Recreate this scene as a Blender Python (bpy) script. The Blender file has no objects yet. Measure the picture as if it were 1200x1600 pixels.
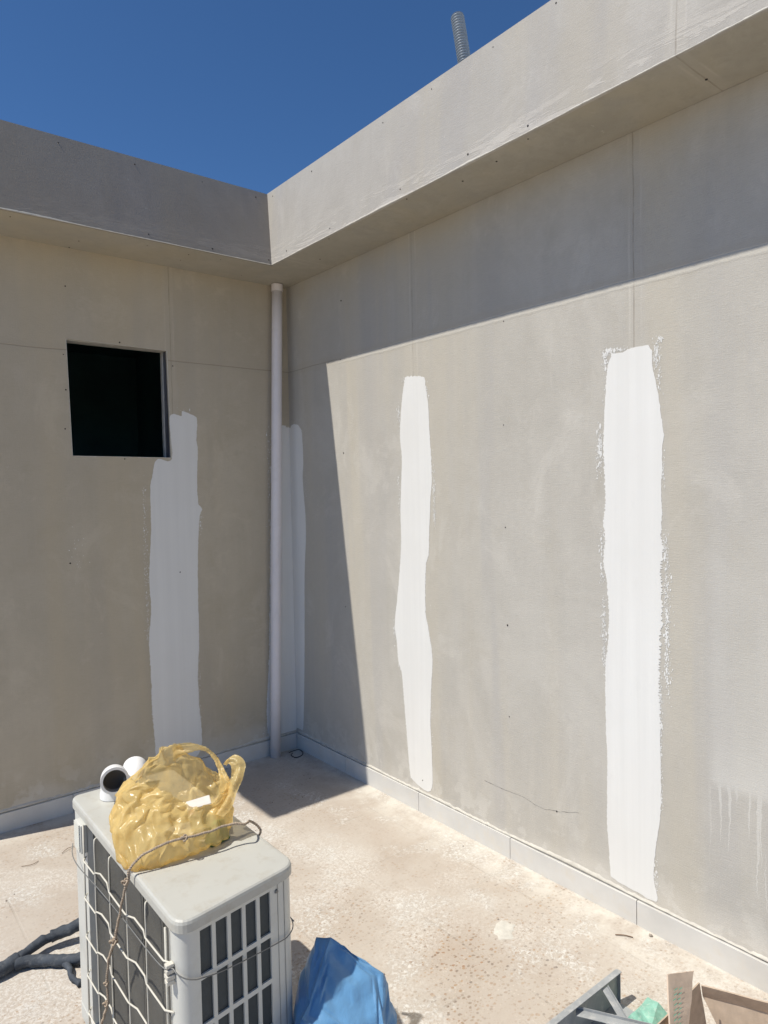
import bpy, bmesh, math, random
import numpy as np
from mathutils import Vector, Matrix, noise, geometry
rad = math.radians
sc = bpy.context.scene
random.seed(7)

# ------------------------------------------------------------ camera
cam = bpy.data.objects.new('camera', bpy.data.cameras.new('camera'))
sc.collection.objects.link(cam)
cam.data.sensor_fit = 'VERTICAL'; cam.data.sensor_height = 36
cam.data.lens = 36 * 1091.96 / 1600
cam.data.clip_start = 0.05; cam.data.clip_end = 1000
def cam_axes(y, p, r):
    f = Vector((math.sin(y)*math.cos(p), math.cos(y)*math.cos(p), math.sin(p)))
    r0 = Vector((math.cos(y), -math.sin(y), 0)); u0 = r0.cross(f)
    return math.cos(r)*r0+math.sin(r)*u0, -math.sin(r)*r0+math.cos(r)*u0, f
R_, U_, F_ = cam_axes(0.6779, -0.0349, -0.0202)
cam.matrix_world = Matrix(((R_.x, U_.x, -F_.x, -2.336), (R_.y, U_.y, -F_.y, -3.8418), (R_.z, U_.z, -F_.z, 1.66), (0, 0, 0, 1)))
sc.camera = cam
sc.render.resolution_x = 768; sc.render.resolution_y = 1024

# ------------------------------------------------------------ sky, sun, exposure
SUN = Vector((-.576, .14, 1)).normalized()
w = bpy.data.worlds.new('World'); sc.world = w; w.use_nodes = True
wn = w.node_tree.nodes; wn.clear()
sky = wn.new('ShaderNodeTexSky'); sky.sky_type = 'NISHITA'; sky.sun_disc = False
sky.sun_elevation = math.asin(SUN.z); sky.sun_rotation = math.atan2(SUN.x, SUN.y)
sky.altitude = 3200; sky.air_density = 1.0; sky.dust_density = 0.2; sky.ozone_density = 5.0
bg = wn.new('ShaderNodeBackground'); bg.inputs[1].default_value = 0.083
wo = wn.new('ShaderNodeOutputWorld')
hs = wn.new('ShaderNodeHueSaturation'); hs.inputs['Saturation'].default_value = 1.13
w.node_tree.links.new(sky.outputs[0], hs.inputs['Color']); w.node_tree.links.new(hs.outputs[0], bg.inputs[0]); w.node_tree.links.new(bg.outputs[0], wo.inputs[0])
sd = bpy.data.lights.new('sun', 'SUN'); sd.energy = 3.5; sd.angle = rad(0.53); sd.color = (1, .94, .84)
sun = bpy.data.objects.new('sun', sd); sc.collection.objects.link(sun)
sun.rotation_euler = (-SUN).to_track_quat('-Z', 'Y').to_euler()
sc.view_settings.view_transform = 'Standard'; sc.view_settings.look = 'None'
sc.view_settings.exposure = 0.58; sc.view_settings.gamma = 1; sc.view_settings.use_curve_mapping = False
try:
    sc.cycles.max_bounces = 10; sc.cycles.diffuse_bounces = 5; sc.cycles.transparent_max_bounces = 16
except Exception: pass

# ------------------------------------------------------------ node helper
class NT:
    def __init__(s, name):
        s.m = bpy.data.materials.new(name); s.m.use_nodes = True
        s.t = s.m.node_tree; s.t.nodes.clear()
        s.out = s.t.nodes.new('ShaderNodeOutputMaterial')
    def n(s, typ, **kw):
        x = s.t.nodes.new('ShaderNode'+typ)
        for k, v in kw.items(): setattr(x, k, v)
        return x
    def l(s, a, b): s.t.links.new(a, b)
    def put(s, sock, v):
        if isinstance(v, (int, float)): sock.default_value = v
        elif isinstance(v, (tuple, list)): sock.default_value = tuple(v)+((1,) if len(v) == 3 and sock.type == 'RGBA' else ())
        else: s.l(v, sock)
    def coord(s, scale=(1, 1, 1), which='Object'):
        c = s.n('TexCoord'); mp = s.n('Mapping'); s.l(c.outputs[which], mp.inputs[0]); mp.inputs[3].default_value = scale
        return mp.outputs[0]
    def noise(s, vec, scale, detail=4, rough=.55, dist=0):
        x = s.n('TexNoise'); s.l(vec, x.inputs['Vector']); x.inputs['Scale'].default_value = scale
        x.inputs['Detail'].default_value = detail; x.inputs['Roughness'].default_value = rough; x.inputs['Distortion'].default_value = dist
        return x.outputs[0]
    def voro(s, vec, scale, out=0, feature='F1', rnd=1):
        x = s.n('TexVoronoi', feature=feature); s.l(vec, x.inputs['Vector']); x.inputs['Scale'].default_value = scale
        x.inputs['Randomness'].default_value = rnd
        return x.outputs[out]
    def ramp(s, v, stops, interp='LINEAR'):
        r = s.n('ValToRGB'); e = r.color_ramp.elements; r.color_ramp.interpolation = interp
        while len(e) < len(stops): e.new(.5)
        for i, (p, c) in enumerate(stops):
            e[i].position = p; e[i].color = tuple(c)+(1,) if isinstance(c, (tuple, list)) else (c, c, c, 1)
        s.l(v, r.inputs[0]); return r.outputs[0]
    def m_(s, op, a, b=0., c=0.):
        x = s.n('Math', operation=op); s.put(x.inputs[0], a); s.put(x.inputs[1], b); s.put(x.inputs[2], c); return x.outputs[0]
    def ss(s, v, a, b):       # smoothstep a..b
        x = s.n('MapRange', interpolation_type='SMOOTHSTEP'); s.put(x.inputs[0], v); s.put(x.inputs[1], a); s.put(x.inputs[2], b)
        return x.outputs[0]
    def band(s, v, c, hw, soft):  # 1 inside |v-c|<hw
        d = s.m_('ABSOLUTE', s.m_('SUBTRACT', v, c)); x = s.ss(d, hw, hw+soft); return s.m_('SUBTRACT', 1., x)
    def mix(s, f, a, b, mode='MIX'):
        x = s.n('MixRGB', blend_type=mode); s.put(x.inputs[0], f); s.put(x.inputs[1], a); s.put(x.inputs[2], b); return x.outputs[0]
    def xyz(s):
        c = s.n('TexCoord'); q = s.n('SeparateXYZ'); s.l(c.outputs['Object'], q.inputs[0]); return q.outputs
    def bump(s, h, strength=.3, dist=.01, prev=None):
        b = s.n('Bump'); s.put(b.inputs['Height'], h); b.inputs['Strength'].default_value = strength; b.inputs['Distance'].default_value = dist
        if prev is not None: s.l(prev, b.inputs['Normal'])
        return b.outputs[0]
    def pbr(s, col, rough=.7, metal=0, normal=None, spec=.4):
        p = s.n('BsdfPrincipled'); s.put(p.inputs['Base Color'], col); s.put(p.inputs['Roughness'], rough); s.put(p.inputs['Metallic'], metal)
        p.inputs['Specular IOR Level'].default_value = spec
        if normal is not None: s.l(normal, p.inputs['Normal'])
        s.l(p.outputs[0], s.out.inputs[0]); return p

def mat_board(name, c1, c2, axis, vseams=(), hseam=None, stain=None, gloss=.8, rub=None, base_smear=False):
    """cement board: axis = running axis index of the face (0 x, 1 y)"""
    t = NT(name); o = t.coord(); X = t.xyz(); u = X[axis]; z = X[2]
    sc_h = (6, 6, 60) if True else None
    big = t.noise(o, 1.1, 5, .6, .4)
    mid = t.noise(o, 7, 6, .65)
    col = t.mix(t.ramp(big, [(.3, 0.), (.7, 1.)]), c1, c2)
    col = t.mix(t.m_('MULTIPLY', t.ramp(mid, [(.35, 0.), (.7, 1.)]), .35), col, tuple(x*.86 for x in c1))
    # vertical wash streaks
    vs = t.coord((9, 9, .5)); st = t.noise(vs, 1.0, 5, .6)
    stm = t.ramp(t.noise(o, 1.7, 3, .6), [(.42, .1), (.62, 1.)])
    col = t.mix(t.m_('MULTIPLY', t.m_('MULTIPLY', stm, t.ramp(st, [(.42, 0.), (.68, 1.)])), .30), col, tuple(min(1, x*1.16) for x in c2))
    vs3 = t.coord((30, 30, 1.3)); st3 = t.noise(vs3, 1.0, 4, .6)
    col = t.mix(t.m_('MULTIPLY', t.m_('MULTIPLY', stm, t.ramp(st3, [(.5, 0.), (.75, 1.)])), .14), col, tuple(x*.8 for x in c1))
    bl = t.noise(t.coord((1.6, 1.6, 1.1)), 1.0, 6, .68, .8)
    col = t.mix(t.m_('MULTIPLY', t.ramp(bl, [(.50, 0.), (.64, 1.)]), .30), col, tuple(min(1, x*1.18) for x in c2))
    bl2 = t.noise(t.coord((2.7, 2.7, 2.2)), 1.0, 6, .7, .5)
    col = t.mix(t.m_('MULTIPLY', t.ramp(bl2, [(.54, 0.), (.68, 1.)]), .25), col, (c1[0]*.86, c1[1]*.82, c1[2]*.74))
    vb = t.noise(t.coord((2.6, 2.6, .14)), 1.0, 3, .55)
    col = t.mix(t.m_('MULTIPLY', t.ramp(vb, [(.50, 0.), (.60, 1.)]), .50), col, (c2[0]*1.03, c2[1]*.99, c2[2]*.90))
    vb2 = t.noise(t.coord((3.9, 3.9, .25)), 1.0, 3, .6)
    col = t.mix(t.m_('MULTIPLY', t.ramp(vb2, [(.54, 0.), (.62, 1.)]), .40), col, (c1[0]*.93, c1[1]*.95, c1[2]*1.02))
    blo = t.noise(t.coord((3.1, 3.1, 2.3)), 1.0, 7, .74, .6)
    col = t.mix(t.m_('MULTIPLY', t.ramp(blo, [(.55, 0.), (.63, 1.)]), .30), col, tuple(min(1, x*1.2) for x in c2))
    # fine fibre weave, horizontal dashes
    fib = t.noise(t.coord((22, 22, 260)), 1.0, 3, .7)
    fv = t.noise(t.coord((240, 240, 26)), 1.0, 3, .7)
    fine = t.noise(o, 190, 3, .7)
    col = t.mix(t.m_('MULTIPLY', t.ramp(fib, [(.5, 0.), (.72, 1.)]), .22), col, tuple(x*.72 for x in c1))
    col = t.mix(t.m_('MULTIPLY', t.ramp(fv, [(.56, 0.), (.74, 1.)]), .2), col, tuple(min(1, x*1.25) for x in c2))
    col = t.mix(t.m_('MULTIPLY', t.ramp(fine, [(.6, 0.), (.75, 1.)]), .2), col, tuple(min(1, x*1.3) for x in c2))
    # yellowish-white scuffs
    sp = t.m_('MULTIPLY', t.ramp(t.noise(o, 38, 3, .6), [(.68, 0.), (.74, 1.)]), t.ramp(t.noise(o, 2.7, 2), [(.5, 0.), (.65, 1.)]))
    col = t.mix(t.m_('MULTIPLY', sp, .45), col, (.6, .57, .5))
    h = t.m_('MULTIPLY', t.m_('ADD', t.m_('ADD', fib, fv), t.m_('MULTIPLY', fine, 1.2)), .3)
    wob = t.m_('MULTIPLY', t.m_('SUBTRACT', t.noise(o, 5, 4), .5), .012)
    uw = t.m_('ADD', u, wob); zw = t.m_('ADD', z, wob)
    wide = t.m_('MULTIPLY', t.m_('SUBTRACT', t.noise(o, 3.5, 5, .7), .5), .07)
    for s_ in vseams:
        bnd = t.band(t.m_('ADD', u, wide), s_, .028, .012)
        col = t.mix(t.m_('MULTIPLY', bnd, .22), col, (.47, .44, .38))
        edge = t.m_('MULTIPLY', t.m_('ADD', t.band(uw, s_-.030, .0005, .005), t.band(uw, s_+.017, .0005, .007)), t.ramp(t.noise(t.coord((7, 7, 3)), 1, 4, .7), [(.42, 0.), (.58, 1.)]))
        col = t.mix(t.m_('MULTIPLY', edge, .26), col, tuple(min(1, x*1.45) for x in c2))
        gap = t.m_('MULTIPLY', t.band(uw, s_, .0008, .003), t.ramp(t.noise(t.coord((3, 3, 9)), 1, 3), [(.35, .25), (.6, 1.)]))
        col = t.mix(t.m_('MULTIPLY', gap, .42), col, (.20, .16, .12))
        h = t.m_('SUBTRACT', h, t.m_('MULTIPLY', gap, .5)); h = t.m_('ADD', h, t.m_('MULTIPLY', bnd, .18))
    if hseam is not None:
        gap = t.band(zw, hseam, .0008, .0035)
        bnd = t.band(t.m_('ADD', z, wide), hseam, .018, .02)
        col = t.mix(t.m_('MULTIPLY', bnd, .22), col, (.42, .37, .29))
        dk_ = t.m_('MULTIPLY', gap, .38)
        if axis == 1:      # on the sunlit side the joint is filled with pale paste
            pj = t.m_('MULTIPLY', t.band(t.m_('ADD', zw, t.m_('MULTIPLY', wide, .25)), hseam-.012, .008, .012), t.ss(t.m_('MULTIPLY', u, -1.), .45, .7))
            col = t.mix(t.m_('MULTIPLY', pj, .5), col, (.60, .58, .52)); h = t.m_('ADD', h, t.m_('MULTIPLY', pj, .5))
            dk_ = t.m_('MULTIPLY', dk_, t.m_('SUBTRACT', 1., t.ss(t.m_('MULTIPLY', u, -1.), .45, .7)))
        col = t.mix(dk_, col, (.2, .16, .12))
        h = t.m_('SUBTRACT', h, t.m_('MULTIPLY', gap, .5))
    if stain:   # pale washed area with drips below: (u_edge, z_top, z_bottom)
        ue, zt, zb = stain
        jag = t.m_('MULTIPLY', t.m_('SUBTRACT', t.noise(t.coord((6, 6, 60)), 1, 3), .5), .03)
        inside = t.ss(t.m_('SUBTRACT', t.m_('MULTIPLY', u, -1.), jag), -ue-.015, -ue+.03)
        dmp = t.n('Mapping'); t.l(t.n('TexCoord').outputs['Object'], dmp.inputs[0]); dwv = t.n('VectorMath', operation='ADD'); t.l(dmp.outputs[0], dwv.inputs[0])
        cmb = t.n('CombineXYZ'); t.l(t.m_('MULTIPLY', t.m_('SUBTRACT', t.noise(t.coord((5, 5, 7)), 1, 4, .7), .5), .035), cmb.inputs[1]); t.l(cmb.outputs[0], dwv.inputs[1])
        dm2 = t.n('Mapping'); t.l(dwv.outputs[0], dm2.inputs[0]); dm2.inputs[3].default_value = (46, 46, .6)
        dn = t.noise(dm2.outputs[0], 1.0, 3, .6)
        low = t.m_('SUBTRACT', zb, t.m_('MULTIPLY', t.ss(dn, .54, .66), .36))
        topf = t.m_('SUBTRACT', 1., t.ss(t.m_('ADD', z, t.m_('MULTIPLY', big, .5)), zt-.1, zt+.35))
        botf = t.ss(z, low, t.m_('ADD', low, .05))
        f = t.m_('MULTIPLY', t.m_('MULTIPLY', inside, topf), botf)
        f2 = t.m_('MULTIPLY', t.m_('SUBTRACT', 1., t.ss(z, zb-.02, zb+.25)), .25)
        col = t.mix(t.m_('MULTIPLY', f, t.m_('ADD', .17, t.m_('MULTIPLY', f2, 1.3))), col, (.64, .63, .59))
    if base_smear:
        a = t.m_('SUBTRACT', 1., t.ss(t.m_('ADD', z, t.m_('MULTIPLY', t.noise(t.coord((2.2, 2.2, 2.2)), 1.0, 3, .5), .5)), .33, .44))
        col = t.mix(t.m_('MULTIPLY', a, .42), col, (.66, .63, .57))
        a2 = t.m_('MULTIPLY', t.m_('SUBTRACT', 1., t.ss(z, .1, .35)), t.ramp(t.noise(o, 9, 5, .6), [(.52, 0.), (.57, 1.)]))
        col = t.mix(t.m_('MULTIPLY', a2, .28), col, (.7, .68, .63))
    if rub:    # rough rubbed patch near the lower edge on a fascia
        zz = t.m_('MULTIPLY', t.m_('SUBTRACT', 1., t.ss(z, rub[0], rub[0]+.15)), t.ramp(t.noise(t.coord((3, 3, 22)), 1, 6, .75, .6), [(.5, 0.), (.56, 1.)]))
        col = t.mix(t.m_('MULTIPLY', zz, rub[1]), col, tuple(min(1, x*rub[2]) for x in c1))
        h = t.m_('ADD', h, t.m_('MULTIPLY', zz, .3))
    nb = t.bump(h, .55, .004)
    nb = t.bump(t.noise(o, 2.5, 3), .12, .02, nb)
    t.pbr(col, gloss, 0, nb, .3)
    return t.m

def mat_paint():
    t = NT('white filler paint'); o = t.coord()
    st = t.noise(t.coord((26, 26, .7)), 1, 4, .6); b = t.noise(o, 2.2, 3)
    col = t.mix(t.ramp(st, [(.35, 0.), (.7, 1.)]), (.71, .71, .69), (.75, .75, .73))
    col = t.mix(t.m_('MULTIPLY', t.ramp(b, [(.4, 0.), (.7, 1.)]), .5), col, (.68, .675, .65))
    sm = t.noise(t.coord((9, 9, 5)), 1, 5, .7)
    col = t.mix(t.m_('MULTIPLY', t.ramp(sm, [(.62, 0.), (.7, 1.)]), .22), col, (.62, .62, .6))
    n = t.bump(t.m_('ADD', t.m_('MULTIPLY', st, .8), t.m_('MULTIPLY', sm, .5)), .3, .004)
    t.pbr(col, .62, 0, n, .35); return t.m

def mat_floor():
    t = NT('terrazzo roof tiles'); o = t.coord(); X = t.xyz()
    big = t.noise(o, .9, 5, .6, .3); mid = t.noise(o, 4.5, 6, .65, .3)
    base = t.mix(t.ramp(big, [(.33, 0.), (.66, 1.)]), (.415, .358, .300), (.465, .415, .358))
    base = t.mix(t.m_('MULTIPLY', t.ramp(mid, [(.4, 0.), (.7, 1.)]), .35), base, (.375, .325, .272))
    # terrazzo chips: brown, rust and grey
    ov = t.n('Mapping'); t.l(o, ov.inputs[0]); ov.inputs[3].default_value = (1, 1.25, 1)
    wv = t.n('VectorMath', operation='ADD'); t.l(ov.outputs[0], wv.inputs[0])
    nn = t.n('TexNoise'); t.l(o, nn.inputs['Vector']); nn.inputs['Scale'].default_value = 40
    sc_ = t.n('VectorMath', operation='SCALE'); t.l(nn.outputs[1], sc_.inputs[0]); sc_.inputs['Scale'].default_value = .012; t.l(sc_.outputs[0], wv.inputs[1])
    def chips(scale, th0, th1, pres):
        v = t.n('TexVoronoi', feature='F1'); t.l(wv.outputs[0], v.inputs['Vector']); v.inputs['Scale'].default_value = scale
        sep = t.n('SeparateColor'); t.l(v.outputs['Color'], sep.inputs[0])
        m = t.m_('SUBTRACT', 1., t.ss(v.outputs['Distance'], th0, th1))
        return t.m_('MULTIPLY', m, t.m_('GREATER_THAN', sep.outputs[0], pres)), sep
    zone = t.ramp(t.noise(o, 1.6, 4, .6), [(.40, .25), (.6, 1.)])
    near = t.ss(X[1], -1.0, -2.6)
    zone = t.m_('MULTIPLY', zone, t.m_('ADD', .6, t.m_('MULTIPLY', near, .6)))
    c1, s1 = chips(58, .27, .42, .38)
    ccol = t.ramp(s1.outputs[1], [(0., (.30, .17, .09)), (.3, (.24, .20, .16)), (.6, (.36, .24, .14)), (1., (.16, .13, .11))])
    base = t.mix(t.m_('MULTIPLY', t.m_('MULTIPLY', c1, zone), .95), base, ccol)
    c2, s2 = chips(125, .25, .42, .4)
    ccol2 = t.ramp(s2.outputs[1], [(0., (.27, .17, .11)), (.5, (.33, .27, .2)), (1., (.62, .55, .46))])
    base = t.mix(t.m_('MULTIPLY', t.m_('MULTIPLY', c2, zone), .70), base, ccol2)
    # rusty tint patches
    rust = t.m_('MULTIPLY', t.ramp(t.noise(o, 3.1, 4, .6), [(.58, 0.), (.72, 1.)]), near)
    base = t.mix(t.m_('MULTIPLY', rust, .20), base, (.42, .27, .15))
    # tile joints
    wob = t.m_('MULTIPLY', t.m_('SUBTRACT', t.noise(o, 9, 3), .5), .006)
    def joint(c, off):
        f = t.m_('FRACT', t.m_('ADD', t.m_('DIVIDE', t.m_('ADD', t.m_('ADD', c, wob), off), .406), 100.))
        return t.band(f, .5, .004, .012)
    j = t.m_('MAXIMUM', joint(X[1], 2.25+.203), joint(X[0], .58+.203))
    jm = t.m_('MULTIPLY', j, t.ramp(t.noise(o, 3.3, 3), [(.42, .08), (.6, .8)]))
    base = t.mix(t.m_('MULTIPLY', jm, .6), base, (.36, .32, .27))
    # plaster dust haze and splatter
    dust = t.ramp(t.noise(o, 2.1, 6, .7, .5), [(.42, 0.), (.72, 1.)])
    base = t.mix(t.m_('MULTIPLY', dust, .55), base, (.54, .51, .455))
    edge = t.m_('MAXIMUM', t.ss(X[0], -.30, -.02), t.ss(X[1], -.25, -.02))
    edge = t.m_('MULTIPLY', edge, t.ramp(t.noise(o, 8, 5, .65), [(.38, 0.), (.6, 1.)]))
    base = t.mix(t.m_('MULTIPLY', edge, .75), base, (.62, .595, .53))
    cl = t.ramp(t.noise(o, 3.6, 4, .6, .3), [(.52, 0.), (.62, 1.)])
    spn = t.ramp(t.noise(o, 62, 5, .75, .8), [(.50, 0.), (.55, 1.)])
    sp2 = t.ramp(t.noise(o, 110, 3, .6), [(.60, 0.), (.66, 1.)])
    spl = t.m_('MULTIPLY', t.m_('MAXIMUM', spn, t.m_('MULTIPLY', sp2, .8)), cl)
    spf = t.ramp(t.noise(o, 85, 5, .75, .8), [(.48, 0.), (.56, 1.)])
    cl2 = t.ramp(t.noise(o, 1.9, 4, .6, .3), [(.46, 0.), (.60, 1.)])
    base = t.mix(t.m_('MULTIPLY', t.m_('MULTIPLY', spf, cl2), .62), base, (.63, .61, .565))
    base = t.mix(t.m_('MULTIPLY', spl, .72), base, (.66, .65, .61))
    sp3 = t.m_('MULTIPLY', t.ramp(t.noise(o, 60, 4, .6), [(.66, 0.), (.70, 1.)]), .6)
    base = t.mix(sp3, base, (.52, .50, .46))
    # trowel scrape marks
    scr = t.n('Mapping'); t.l(o, scr.inputs[0]); scr.inputs[2].default_value = (0, 0, .5); scr.inputs[3].default_value = (2.5, 34, 1)
    sm = t.m_('MULTIPLY', t.ramp(t.noise(scr.outputs[0], 1, 4, .7), [(.60, 0.), (.68, 1.)]), t.ramp(t.noise(o, 1.9, 2), [(.45, 0.), (.6, 1.)]))
    base = t.mix(t.m_('MULTIPLY', sm, .3), base, (.50, .46, .41))
    dk = t.ramp(t.noise(o, 75, 3, .6), [(.70, 0.), (.74, 1.)])
    base = t.mix(t.m_('MULTIPLY', dk, .35), base, (.18, .14, .11))
    h = t.m_('ADD', t.m_('MULTIPLY', spl, .5), t.m_('ADD', t.m_('MULTIPLY', t.noise(o, 60, 4), .35), t.m_('MULTIPLY', mid, .6)))
    h = t.m_('SUBTRACT', h, t.m_('MULTIPLY', jm, .5))
    n = t.bump(h, .45, .006)
    t.pbr(base, .85, 0, n, .25); return t.m

def mat_simple(name, c, rough=.5, metal=0, var=.12, vscale=12, bump=.1, bscale=60, spec=.4, dirt=None, dirt_amt=.4, stretch=(1, 1, 1)):
    t = NT(name); o = t.coord(stretch)
    n1 = t.noise(o, vscale, 5, .6)
    col = t.mix(t.ramp(n1, [(.3, 0.), (.7, 1.)]), tuple(x*(1-var) for x in c), tuple(min(1, x*(1+var)) for x in c))
    if dirt:
        col = t.mix(t.m_('MULTIPLY', t.ramp(t.noise(o, vscale*2.3, 6, .7), [(.52, 0.), (.68, 1.)]), dirt_amt), col, dirt)
    rg = t.m_('ADD', rough-.08, t.m_('MULTIPLY', n1, .16))
    t.pbr(col, rg, metal, t.bump(t.noise(o, bscale, 4), bump, .003), spec); return t.m

def mat_film(name, c, trans, transp, rough=.3):
    t = NT(name); o = t.coord()
    n1 = t.noise(o, 14, 4, .6)
    col = t.mix(t.ramp(n1, [(.35, 0.), (.7, 1.)]), tuple(x*.88 for x in c), tuple(min(1, x*1.08) for x in c))
    cr = t.noise(o, 24, 3, .5, 1.2)
    ridg = t.m_('ABSOLUTE', t.m_('SUBTRACT', cr, .5))
    vor = t.voro(o, 30, 0)
    cr2 = t.m_('ABSOLUTE', t.m_('SUBTRACT', t.noise(o, 60, 2, .5, .8), .5))
    nb = t.bump(t.m_('ADD', t.m_('ADD', t.m_('MULTIPLY', ridg, -2.), t.m_('MULTIPLY', vor, .5)), t.m_('MULTIPLY', cr2, -.6)), .30, .004)
    p = t.n('BsdfPrincipled'); t.l(col, p.inputs['Base Color']); p.inputs['Roughness'].default_value = rough; t.l(nb, p.inputs['Normal'])
    p.inputs['Specular IOR Level'].default_value = .6
    tl = t.n('BsdfTranslucent'); t.l(col, tl.inputs[0]); t.l(nb, tl.inputs['Normal'])
    tp = t.n('BsdfTransparent'); t.put(tp.inputs[0], tuple(.5+.5*x for x in c))
    m1 = t.n('MixShader'); m1.inputs[0].default_value = trans; t.l(p.outputs[0], m1.inputs[1]); t.l(tl.outputs[0], m1.inputs[2])
    m2 = t.n('MixShader'); m2.inputs[0].default_value = transp; t.l(m1.outputs[0], m2.inputs[1]); t.l(tp.outputs[0], m2.inputs[2])
    t.l(m2.outputs[0], t.out.inputs[0]); return t.m

# ------------------------------------------------------------ object helpers
def link(o): sc.collection.objects.link(o); return o
def thing(name, label, cat, loc=(0, 0, 0), rz=0, group=None):
    o = link(bpy.data.objects.new(name, None)); o.location = loc; o.rotation_euler = (0, 0, rz)
    o.empty_display_size = .1
    return tag(o, label, cat, group)
def tag(o, label, cat, group=None):
    o['label'] = label; o['category'] = cat
    if group: o['group'] = group
    return o
def obj(name, bm, mat, parent=None, smooth=False, label=None, loc=None):
    me = bpy.data.meshes.new(name)
    bmesh.ops.recalc_face_normals(bm, faces=bm.faces) if smooth != 'keep' else None
    bm.to_mesh(me); bm.free()
    if smooth:
        for p in me.polygons: p.use_smooth = True
    o = link(bpy.data.objects.new(name, me))
    for m in (mat if isinstance(mat, (list, tuple)) else [mat]): me.materials.append(m)
    if parent: o.parent = parent
    if label: o['label'] = label
    if loc: o.location = loc
    return o
def box(bm, x0, x1, y0, y1, z0, z1, bev=0, mi=0):
    r = bmesh.ops.create_cube(bm, size=1)['verts']
    for v in r:
        v.co = Vector(((x0+x1)/2+v.co.x*(x1-x0), (y0+y1)/2+v.co.y*(y1-y0), (z0+z1)/2+v.co.z*(z1-z0)))
    fs = {f for v in r for f in v.link_faces}
    for f in fs: f.material_index = mi
    if bev:
        es = list({e for v in r for e in v.link_edges})
        bmesh.ops.bevel(bm, geom=es, offset=bev, segments=2, affect='EDGES', profile=.6)
    return bm
def catmull(pts, n):
    pts = [Vector(p) for p in pts]; out = []
    for i in range(len(pts)-1):
        p0 = pts[max(i-1, 0)]; p1 = pts[i]; p2 = pts[i+1]; p3 = pts[min(i+2, len(pts)-1)]
        for k in range(n):
            t = k/n
            out.append(.5*((2*p1)+(-p0+p2)*t+(2*p0-5*p1+4*p2-p3)*t*t+(-p0+3*p1-3*p2+p3)*t**3))
    out.append(pts[-1]); return out
def tube(bm, path, r, seg=8, rfun=None, cap=True):
    rings = []; up = None
    for i, p in enumerate(path):
        d = (path[min(i+1, len(path)-1)]-path[max(i-1, 0)])
        if d.length < 1e-9: d = Vector((0, 0, 1))
        d.normalize()
        if up is None:
            up = d.orthogonal().normalized()
        else:
            up = (up-d*up.dot(d)); up = up.normalized() if up.length > 1e-6 else d.orthogonal().normalized()
        s = d.cross(up); rr = r if rfun is None else r*rfun(i, i/(len(path)-1))
        rings.append([bm.verts.new(p+(up*math.cos(a)+s*math.sin(a))*(rr if not callable(rr) else rr(a))) for a in [2*math.pi*k/seg for k in range(seg)]])
    for a, b in zip(rings, rings[1:]):
        for k in range(seg): bm.faces.new((a[k], a[(k+1) % seg], b[(k+1) % seg], b[k]))
    if cap: bm.faces.new(rings[0][::-1]); bm.faces.new(rings[-1])
    return bm

def buckle(bm, grow=1.10, attract=.03, bend=.25, iters=160, seed=1, amp=.003, floor=None, aniso=None, stiff=.5):
    """let a sheet with spare fabric settle: edges want to be longer than the shape allows, so it creases like film"""
    bm.verts.ensure_lookup_table(); bm.edges.ensure_lookup_table(); bm.verts.index_update()
    X0 = np.array([v.co[:] for v in bm.verts]); E_ = np.array([[e.verts[0].index, e.verts[1].index] for e in bm.edges])
    B = []
    for e in bm.edges:
        if len(e.link_faces) == 2:
            a = [v.index for v in e.link_faces[0].verts if v not in e.verts]; b = [v.index for v in e.link_faces[1].verts if v not in e.verts]
            if len(a) == 2 and len(b) == 2:
                q = e.verts[0]
                a = [v.index for v in e.link_faces[0].verts if v not in e.verts and any(x.other_vert(v) == q for x in v.link_edges)][:1] or a
                b = [v.index for v in e.link_faces[1].verts if v not in e.verts and any(x.other_vert(v) == q for x in v.link_edges)][:1] or b
            if a and b: B.append([a[0], b[0]])
    B = np.array(B); rng = np.random.RandomState(seed)
    d = X0[E_[:, 1]]-X0[E_[:, 0]]; L = np.linalg.norm(d, axis=1)
    loc = np.array([1+.5*noise.noise(Vector(X0[i])*9+Vector((seed, 0, 0))) for i in E_[:, 0]])
    R0 = L*(1+(grow-1)*loc)
    RB = np.linalg.norm(X0[B[:, 1]]-X0[B[:, 0]], axis=1)*(1+(grow-1)*.9)
    N = np.array([v.normal[:] for v in bm.verts]) if False else None
    bm.normal_update(); N = np.array([v.normal[:] for v in bm.verts])
    nz = np.array([noise.noise(Vector(p)*26+Vector((0, seed, 0)))+.5*noise.noise(Vector(p)*60+Vector((0, seed, 5))) for p in X0])
    X = X0+N*(nz*amp)[:, None]; V = np.zeros_like(X); n = len(X)
    deg = np.bincount(E_.ravel(), minlength=n).astype(float); degB = np.bincount(B.ravel(), minlength=n)+1e-6
    def rel(X, P, R, k, dg):
        dd = X[P[:, 1]]-X[P[:, 0]]; l = np.linalg.norm(dd, axis=1)+1e-9
        c = dd*((l-R)/l*.5)[:, None]; D = np.zeros_like(X)
        for ax in range(3): D[:, ax] = np.bincount(P[:, 0], c[:, ax], n)-np.bincount(P[:, 1], c[:, ax], n)
        return X+D*(k*2/dg)[:, None]
    for it in range(iters):
        Xp = X.copy(); X = X+V*.85
        X = X+(X0-X)*attract
        for _ in range(3):
            X = rel(X, E_, R0, stiff*1.4, deg); X = rel(X, B, RB, bend, degB)
        if floor is not None: X[:, 2] = np.maximum(X[:, 2], floor)
        V = X-Xp
    for v, p in zip(bm.verts, X): v.co = p
    bm.normal_update(); return bm

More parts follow.
